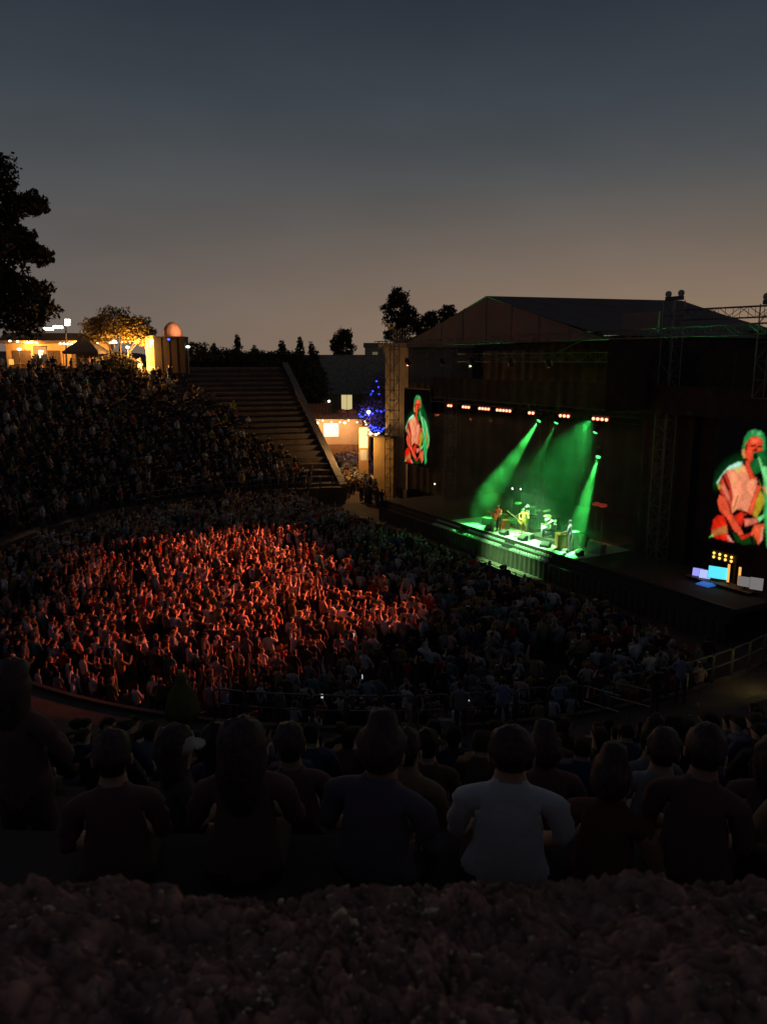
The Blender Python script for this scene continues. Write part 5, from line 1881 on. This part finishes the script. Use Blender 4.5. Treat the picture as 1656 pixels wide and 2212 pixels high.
# ---- refreshment court between the stand and the stage
court = thing('snack_bar', 'flat-roofed snack bar with bright counter in the entrance court', 'kiosk', (-40.5, 9.6, 1.6), HY)
MB().box(-4.6, 3.4, 1.0, 4.5, -1, 4.2).build('wall', mat('cream_wall', (.48, .36, .24), .9, .1, 2), court)
MB().box(-5.0, 3.0, -2.2, 4.8, 4.22, 4.85).build('roof', M_WOOD, court)
for x in (-4.7, 2.7):
    MB().box(x - .08, x + .08, -2.0, -1.84, -1, 4.21).build('post', M_WOOD, court)
MB().box(-4.4, 3.2, .7, .99, 0, 1.1).build('counter', M_WOOD, court)
MB().box(-1.9, -.2, .9, .985, 2.0, 3.5).build('menu_screen', emit('menu_white', (.75, .88, .85), .6), court)
MB().box(-5.0, -.9, -2.25, -2.21, 4.9, 5.9).build('balustrade', mat('dark_timber', (.16, .10, .06), .9, .3), court)
for i in range(12):
    MB().box(-5.0 + .37 * i, -4.9 + .37 * i, -2.32, -2.255, 4.87, 6.0).build('baluster', M_WOOD, court)
for x in (.3, 1.5):
    m = MB()
    m.lathe([(.62, 4.87), (.6, 5.05), (.4, 5.25), (.05, 5.33)], (x, -1.5, 0), 14)
    m.build('roof_vent', mat('orange_vent', (.62, .26, .07), .7, .1), court)
for x, y, z in ((-2.5, -.6, 3.7), (.6, -.6, 3.7)):
    m = MB()
    m.lathe([(.01, -.12), (.12, -.04), (.12, .06), (.02, .12)], (x, y, z), 10)
    m.build('lamp', emit('lamp_warm_white', (1, .86, .62), 6), court)


for i in range(9):
    m = MB()
    m.lathe([(.01, -.09), (.09, -.02), (.08, .05), (.02, .09)], (-4.6 + .95 * i, -2.4, 4.1 - .25 * math.sin(i * 1.05) ** 2), 8)
    m.build('bulb', emit('bulb_warm', (1, .80, .5), 4), court)


def loc2(o, p):
    return o.matrix_basis @ Vector(p) if False else (Matrix.Translation(o.location) @ Matrix.Rotation(o.rotation_euler.z, 4, 'Z')) @ Vector(p)


lamp('court_light', 'POINT', loc2(court, (-2.5, -1.0, 3.4)), 380, (1, .50, .20), None, None, .15)
lamp('court_light', 'POINT', loc2(court, (.6, -1.2, 3.4)), 380, (1, .52, .22), None, None, .15)

# bright vertical sign and the brown wall beside it
t = thing('lit_sign', 'tall glowing yellow sign standing in the entrance court', 'sign', (-25.6, 4.7, 1.25), HY)
MB().box(-.45, .45, 0, .22, .4, 4.9).build('frame', mat('sign_housing', (.40, .22, .10), .7, .1), t)
MB().box(-.38, .38, -.02, -.004, 2.9, 4.8).build('panel', emit('sign_yellow', (1, .72, .18), 2.2), t)
MB().box(-.3, .3, -.02, -.004, 1.7, 2.7).build('lower_panel', mat('sign_grey', (.55, .55, .58), .6, .1), t)
lamp('sign_light', 'POINT', (-24.3, 2.9, 4.9), 520, (1, .6, .2), None, None, .2)
w = thing('court_wall', 'plain brown wall lit orange between the glowing sign and the stage wing', 'wall', (-22.6, 4.9, 0), R(14))
MB().box(-1.0, 1.7, 0, .3, 0, 5.4).build('panel', mat('orange_brown_render', (.42, .25, .10), .9, .15, 1.2, .2), w)
m = MB()
m.prism([(-1.3, -.6, 5.404), (1.9, -.6, 5.404), (1.9, .5, 5.404), (-1.3, .5, 5.404)], (0, 0, .16))
m.build('coping', M_WOOD, w)
for i in range(2):
    m = MB()
    m.lathe([(.01, -.1), (.11, -.03), (.11, .06), (.02, .1)], (-.9 + .75 * i, -.5, 5.65), 10)
    m.build('lamp', emit('lamp_warm_white', (1, .86, .62), 6), w)

# string of bulbs across the court
p0, p1 = Vector((-36.6, 10.6, 6.1)), Vector((-25.0, 6.2, 5.7))
t = thing('string_lights', 'sagging string of warm bulbs from snack bar to brown wall', 'string lights', p0)
m = MB()
pts = [p0.lerp(p1, i / 20) - p0 + Vector((0, 0, -.9 * math.sin(math.pi * i / 20))) for i in range(21)]
m.tube(pts, .015, 4)
m.build('cable', M_PLASTIC, t)
for i in range(1, 12):
    q = p0.lerp(p1, i / 12) - p0 + Vector((0, 0, -.9 * math.sin(math.pi * i / 12) - .1))
    m = MB()
    m.lathe([(.01, -.09), (.085, -.02), (.07, .05), (.02, .09)], n=8)
    m.build('bulb', emit('bulb_warm', (1, .80, .5), 4), t, q)
# tree wound with blue lights
bt = tree('blue_lit_tree', 'tree hung with blue lights left of the stage wing', (-36.2, 12.0, 1.6), [(0, 0, 5.2, 2.1, 2.1, 2.2, 900), (.3, .4, 7.6, 1.4, 1.4, 1.8, 420)], 5, .16, .3, leaf_mat('purple_lit_leaves', (.09, .07, .10)), [((0, 0, 3), (-.6, -.8, 5), .07), ((0, 0, 3), (.6, .5, 5.6), .07)])  # purple glow of the lights put into the leaf colour
bulbs = []
for i in range(26):                       # garland looped round the crown
    a = i / 26 * 2 * math.pi
    bulbs.append((1.9 * math.cos(a), 1.9 * math.sin(a), 5.0 + .35 * math.cos(2 * a) + .1 * math.sin(9 * a)))
for i in range(20):                       # lower strand sagging in front
    f_ = i / 19
    bulbs.append((1.9 - 2.6 * f_ * (1 - f_), -1.9 + 3.4 * f_, 3.7 - .5 * math.sin(math.pi * f_) + .22 * math.sin(i * 2.3)))
for i in range(9):
    bulbs.append((random.uniform(-1, 1.2), random.uniform(-1, 1.2), random.uniform(6.2, 8.8)))
for q in bulbs:
    m = MB()
    m.lathe([(.01, -.1), (.12, -.03), (.12, .03), (.01, .1)], n=6)
    m.build('blue_bulb', emit('blue_bulb', (.03, .07, 1.0), 2.6), bt, q)
m = MB()
m.lathe([(.01, -.2), (.2, -.06), (.2, .08), (.02, .2)], n=10)
m.build('white_globe', emit('white_globe', (1, .95, .9), 5), bt, (1.1, -1.6, 5.15))
lamp('blue_glow', 'POINT', (-35.0, 10.4, 6.4), 150, (.25, .18, 1), None, None, .4)
# street lamps by the house
for (x, y, h, lab) in ((-70.5, 22.6, 6.0, 'small white street lamp left of the yellow window'), (-92, 39.5, 13.0, 'tiny white lamp on the roof ridge behind the snack bar')):
    t = thing('street_lamp', lab, 'street lamp', (x, y, 0))
    m = MB()
    m.tube([(0, 0, 0), (0, 0, h - .2)], .06, 6)
    m.build('pole', M_METALD, t)
    m = MB()
    m.lathe([(.02, -.2), (.2, -.1), (.22, .08), (.04, .2)], (0, 0, h), 10)
    m.build('lantern', emit('street_white', (1, .93, .85), 3), t)

# ---- terrace behind the far stand: concession hut, tent, signs, lamps
TZ = 10.97
hut = thing('concession_hut', 'long orange-lit concession hut on the terrace under flood lamps', 'building', (-50.5, -17.5, TZ), R(73))
MB().box(-6.0, 4.2, 0, 4, -.5, 3.0).build('wall', mat('orange_plaster', (.58, .38, .18), .9, .2, 1.5, .2), hut)
m = MB()
m.prism([(-6.4, -1.1, 3.003), (-6.4, 4.4, 3.003), (-6.4, 4.4, 3.3), (-6.4, 1.6, 4.15), (-6.4, -1.1, 3.3)], (11.0, 0, 0))
m.build('roof', mat('hut_roof', (.36, .24, .14), .8, .2), hut)
for x in (-4.5, -1.6, 1.3):
    o = MB().box(x - .9, x + .9, -.06, -.003, 1.0, 2.3).build('hatch', mat('hatch_dark', (.10, .07, .05), .8, .2), hut)
    MB().box(x - 1.0, x + 1.0, -.35, -.064, .9, .98).build('counter', M_WOOD, o)
lamp('hut_light', 'POINT', loc2(hut, (-3.4, -1.4, 2.75)), 520, (1, .46, .12), None, None, .15)
lamp('hut_light', 'POINT', loc2(hut, (1.4, -1.6, 2.75)), 520, (1, .46, .12), None, None, .15)
# string of festoon lamps along the eaves
fest = thing('festoon_lamps', 'broken row of white festoon lamps along the terrace', 'string lights', (-48.6, -23.4, TZ + 3.3))
fa, fb = Vector((0, 0, 0)), Vector((3.3, 11.3, -.05))
m = MB()
m.tube([fa, fa.lerp(fb, .5) + Vector((0, 0, -.15)), fb], .015, 4)
m.build('cable', M_PLASTIC, fest)
for u in (.03, .09, .17, .2, .24, .43, .46, .49, .52, .63, .655, .68, .705, .73, .84, .86, .885, .93):
    m = MB()
    m.lathe([(.01, -.1), (.13, -.03), (.13, .04), (.02, .1)], n=8)
    m.build('bulb', emit('festoon_white', (1, .85, .62), 5), fest, fa.lerp(fb, u) + Vector((0, 0, -.25 * math.sin(math.pi * u) - .1)))
# flood lamps on a slanting mast
t = thing('floodlight_mast', 'mast with blazing white flood lamps above the concession hut', 'floodlight', (-48.4, -18.0, TZ))
m = MB()
m.tube([(0, 0, 0), (0, .3, 5.3)], .09, 8)
m.build('mast', M_METALD, t)
m = MB()
m.tube([(-.2, -1.6, 4.35), (0, .3, 4.7), (.1, .6, 5.3)], .05, 6)
m.build('arm', M_METALD, t)
for (y, z, w_, h_) in ((-1.45, 4.42, .5, .2), (-.5, 4.62, .45, .24), (.45, 5.25, .26, .3), (.42, 4.9, .22, .22)):
    o = MB().box(-.1, .12, y - w_ - .03, y + w_ + .03, z - h_ / 2 - .03, z + h_ / 2 + .03).build('lamp_head', M_METALD, t)
    MB().box(.122, .14, y - w_, y + w_, z - h_ / 2, z + h_ / 2).build('glass', emit('flood_white', (1, .9, .7), 30), o)
lamp('flood_light', 'SPOT', (-47.6, -17.4, TZ + 5.1), 2500, (1, .66, .32), (-43.5, -16.0, TZ), None, .3, R(140), .8)
# lit sign boards
for (x, y, z0, w_, h_, rz, lab, up) in ((-47.9, -20.4, TZ, 1.3, 1.0, R(72), 'square glowing orange sign with white mark on the terrace', 1.7), (-42.6, -10.55, TZ, 1.15, 3.0, R(62), 'tall narrow glowing sign between lit tree and black box', .75)):
    t = thing('sign_board', lab, 'sign', (x, y, z0), rz)
    MB().box(-w_ / 2, w_ / 2, .02, .16, up - .9, up + h_).build('board', mat('sign_board_orange', (.80, .42, .16), .6, .08), t)
    MB().box(-w_ / 2 + .06, w_ / 2 - .06, 0, .018, up + .12 + h_ * .08, up + h_ - .08).build('glow_panel', emit('sign_orange', (1, .46, .13), .75), t)
    # the bright blurred mark on the panel: an upright with two bars
    m = MB()
    u = h_ / 3 if h_ > 2 else h_
    zc = up + h_ - .25 - u * .6
    m.box(-.16, -.02, -.02, -.002, zc - u * .3, zc + u * .42)
    m.box(-.016, .3, -.02, -.002, zc + u * .25, zc + u * .42)
    m.box(-.016, .2, -.02, -.002, zc - .02, zc + u * .13)
    m.build('mark', emit('sign_mark', (1, .92, .55), 3), t)
    MB().box(-w_ / 2 + .1, w_ / 2 - .1, 0, .018, up - .82, up - .02).build('lower_panel', mat('sign_pale', (.62, .62, .64), .6, .1), t)
    for sx in (-1, 1):
        MB().box(sx * w_ * .35 - .05, sx * w_ * .35 + .05, .06, .13, -.1, up - .9).build('post', M_METALD, t)
lamp('sign_spill', 'POINT', (-42.6, -12.0, TZ + 2.6), 1500, (1, .5, .12), None, None, .2)
lamp('sign_spill', 'POINT', (-42.9, -11.9, TZ + .9), 1200, (1, .45, .1), None, None, .2)
# pop-up tent
t = thing('canopy_tent', 'dark pop-up canopy tent with pyramid roof on the terrace', 'tent', (-45.2, -16.4, TZ), R(62))
m = MB()
a = 1.75
m.v += [(-a, -a, 2.15), (a, -a, 2.15), (a, a, 2.15), (-a, a, 2.15), (0, 0, 3.75), (-a, -a, 1.9), (a, -a, 1.9), (a, a, 1.9), (-a, a, 1.9)]
m.f += [(0, 1, 4), (1, 2, 4), (2, 3, 4), (3, 0, 4), (5, 6, 1, 0), (6, 7, 2, 1), (7, 8, 3, 2), (8, 5, 0, 3)]
m.build('roof', mat('grey_canvas_roof', (.20, .17, .16), .9, .1, 2), t)
for sx in (-1, 1):
    for sy in (-1, 1):
        MB().box(sx * a * .97 - .025, sx * a * .97 + .025, sy * a * .97 - .025, sy * a * .97 + .025, 0, 2.12).build('leg', M_ALU, t)
MB().box(-1.6, 1.6, 1.5, 1.53, .3, 1.9).build('back_wall', mat('grey_canvas_roof', (.20, .17, .16), .9, .1, 2), t)
# black box with dome behind
t = thing('storage_box', 'big black box structure with a blue pilot light on the terrace', 'container', (-42.2, -8.7, TZ), R(62))
MB().box(-1.55, 1.55, -.6, 1.2, 0, 3.55).build('body', mat('dark_brown_panel', (.05, .032, .03), .9, .2, 2), t)
for x in (-.78, 0, .78):
    MB().box(x - .02, x + .02, -.63, -.604, .1, 3.45).build('rib', M_PLASTIC, t)
MB().box(-1.6, 1.6, -.65, 1.25, 3.553, 3.65).build('lid', M_PLASTIC, t)
MB().box(-.12, .12, -.67, -.635, 3.3, 3.42).build('pilot_light', emit('blue_pilot', (.03, .12, 1), 4), t)
t = thing('dome_roof', 'orange-lit ribbed dome rising behind the black box', 'dome', (-44.6, -7.8, TZ), R(62))
m = MB()
m.lathe([(1.0, 3.2), (1.02, 3.7), (.98, 4.2), (.82, 4.65), (.55, 5.0), (.2, 5.2), (.02, 5.24)], n=20)
m.build('dome', mat('terracotta_dome', (.62, .33, .20), .8, .15, 3, .2), t, smooth=True)
m = MB()
m.lathe([(1.05, 0), (1.05, 3.2)], n=20)
m.build('drum', mat('terracotta_dome', (.62, .33, .20), .8, .15, 3, .2), t)
lamp('dome_light', 'SPOT', (-42.0, -7.4, TZ + 4.6), 260, (1, .5, .28), (-44.6, -7.8, TZ + 4.4), None, .2, R(60), .5)
# lamp posts
for (x, y, h, lab, col) in ((-44.6, -13.75, 3.2, 'slim lamp post right of the pop-up tent', (.9, .85, .6)), (-44.0, -12.6, 2.6, 'short post with a bright white lamp left of the lit tree', (.9, 1, .95)), (-41.2, -7.2, 2.65, 'thin post with white lamp right of the black box', (.95, .95, .9)),
                            (-49.9, -23.0, .95, 'small square yellow lantern at the left edge of the terrace', (1, .6, .12)), (-49.6, -22.2, 2.4, 'small white lamp beside the huge tree', (.95, .95, 1))):
    t = thing('lamp_post', lab, 'lamp', (x, y, TZ))
    m = MB()
    m.tube([(0, 0, 0), (0, 0, h - .1)], .045, 6)
    m.build('pole', mat('pale_post', (.45, .40, .30), .8, .1), t)
    if 'square' in lab:
        MB().box(-.22, .22, -.22, .22, h - .1, h + .45).build('lantern', emit('lantern_yellow', (1, .56, .10), .9), t)
    else:
        m = MB()
        m.lathe([(.03, -.14), (.2, -.08), (.22, .04), (.05, .12)], (0, 0, h), 10)
        m.build('lantern', emit('post_lamp_%d' % (h * 10), col, 2.5), t)
# bench frame lit by the sign
t = thing('bench', 'orange-lit wooden bench between lit tree and tall sign', 'bench', (-43.2, -12.2, TZ), R(62))
MB().box(-.8, .8, -.2, .2, .42, .48).build('seat', M_WOOD, t)
MB().box(-.8, .8, .2, .25, .55, .9).build('backrest', M_WOOD, t)
for sx in (-1, 1):
    MB().box(sx * .7 - .05, sx * .7 + .05, -.18, .22, 0, .419).build('leg', M_WOOD, t)
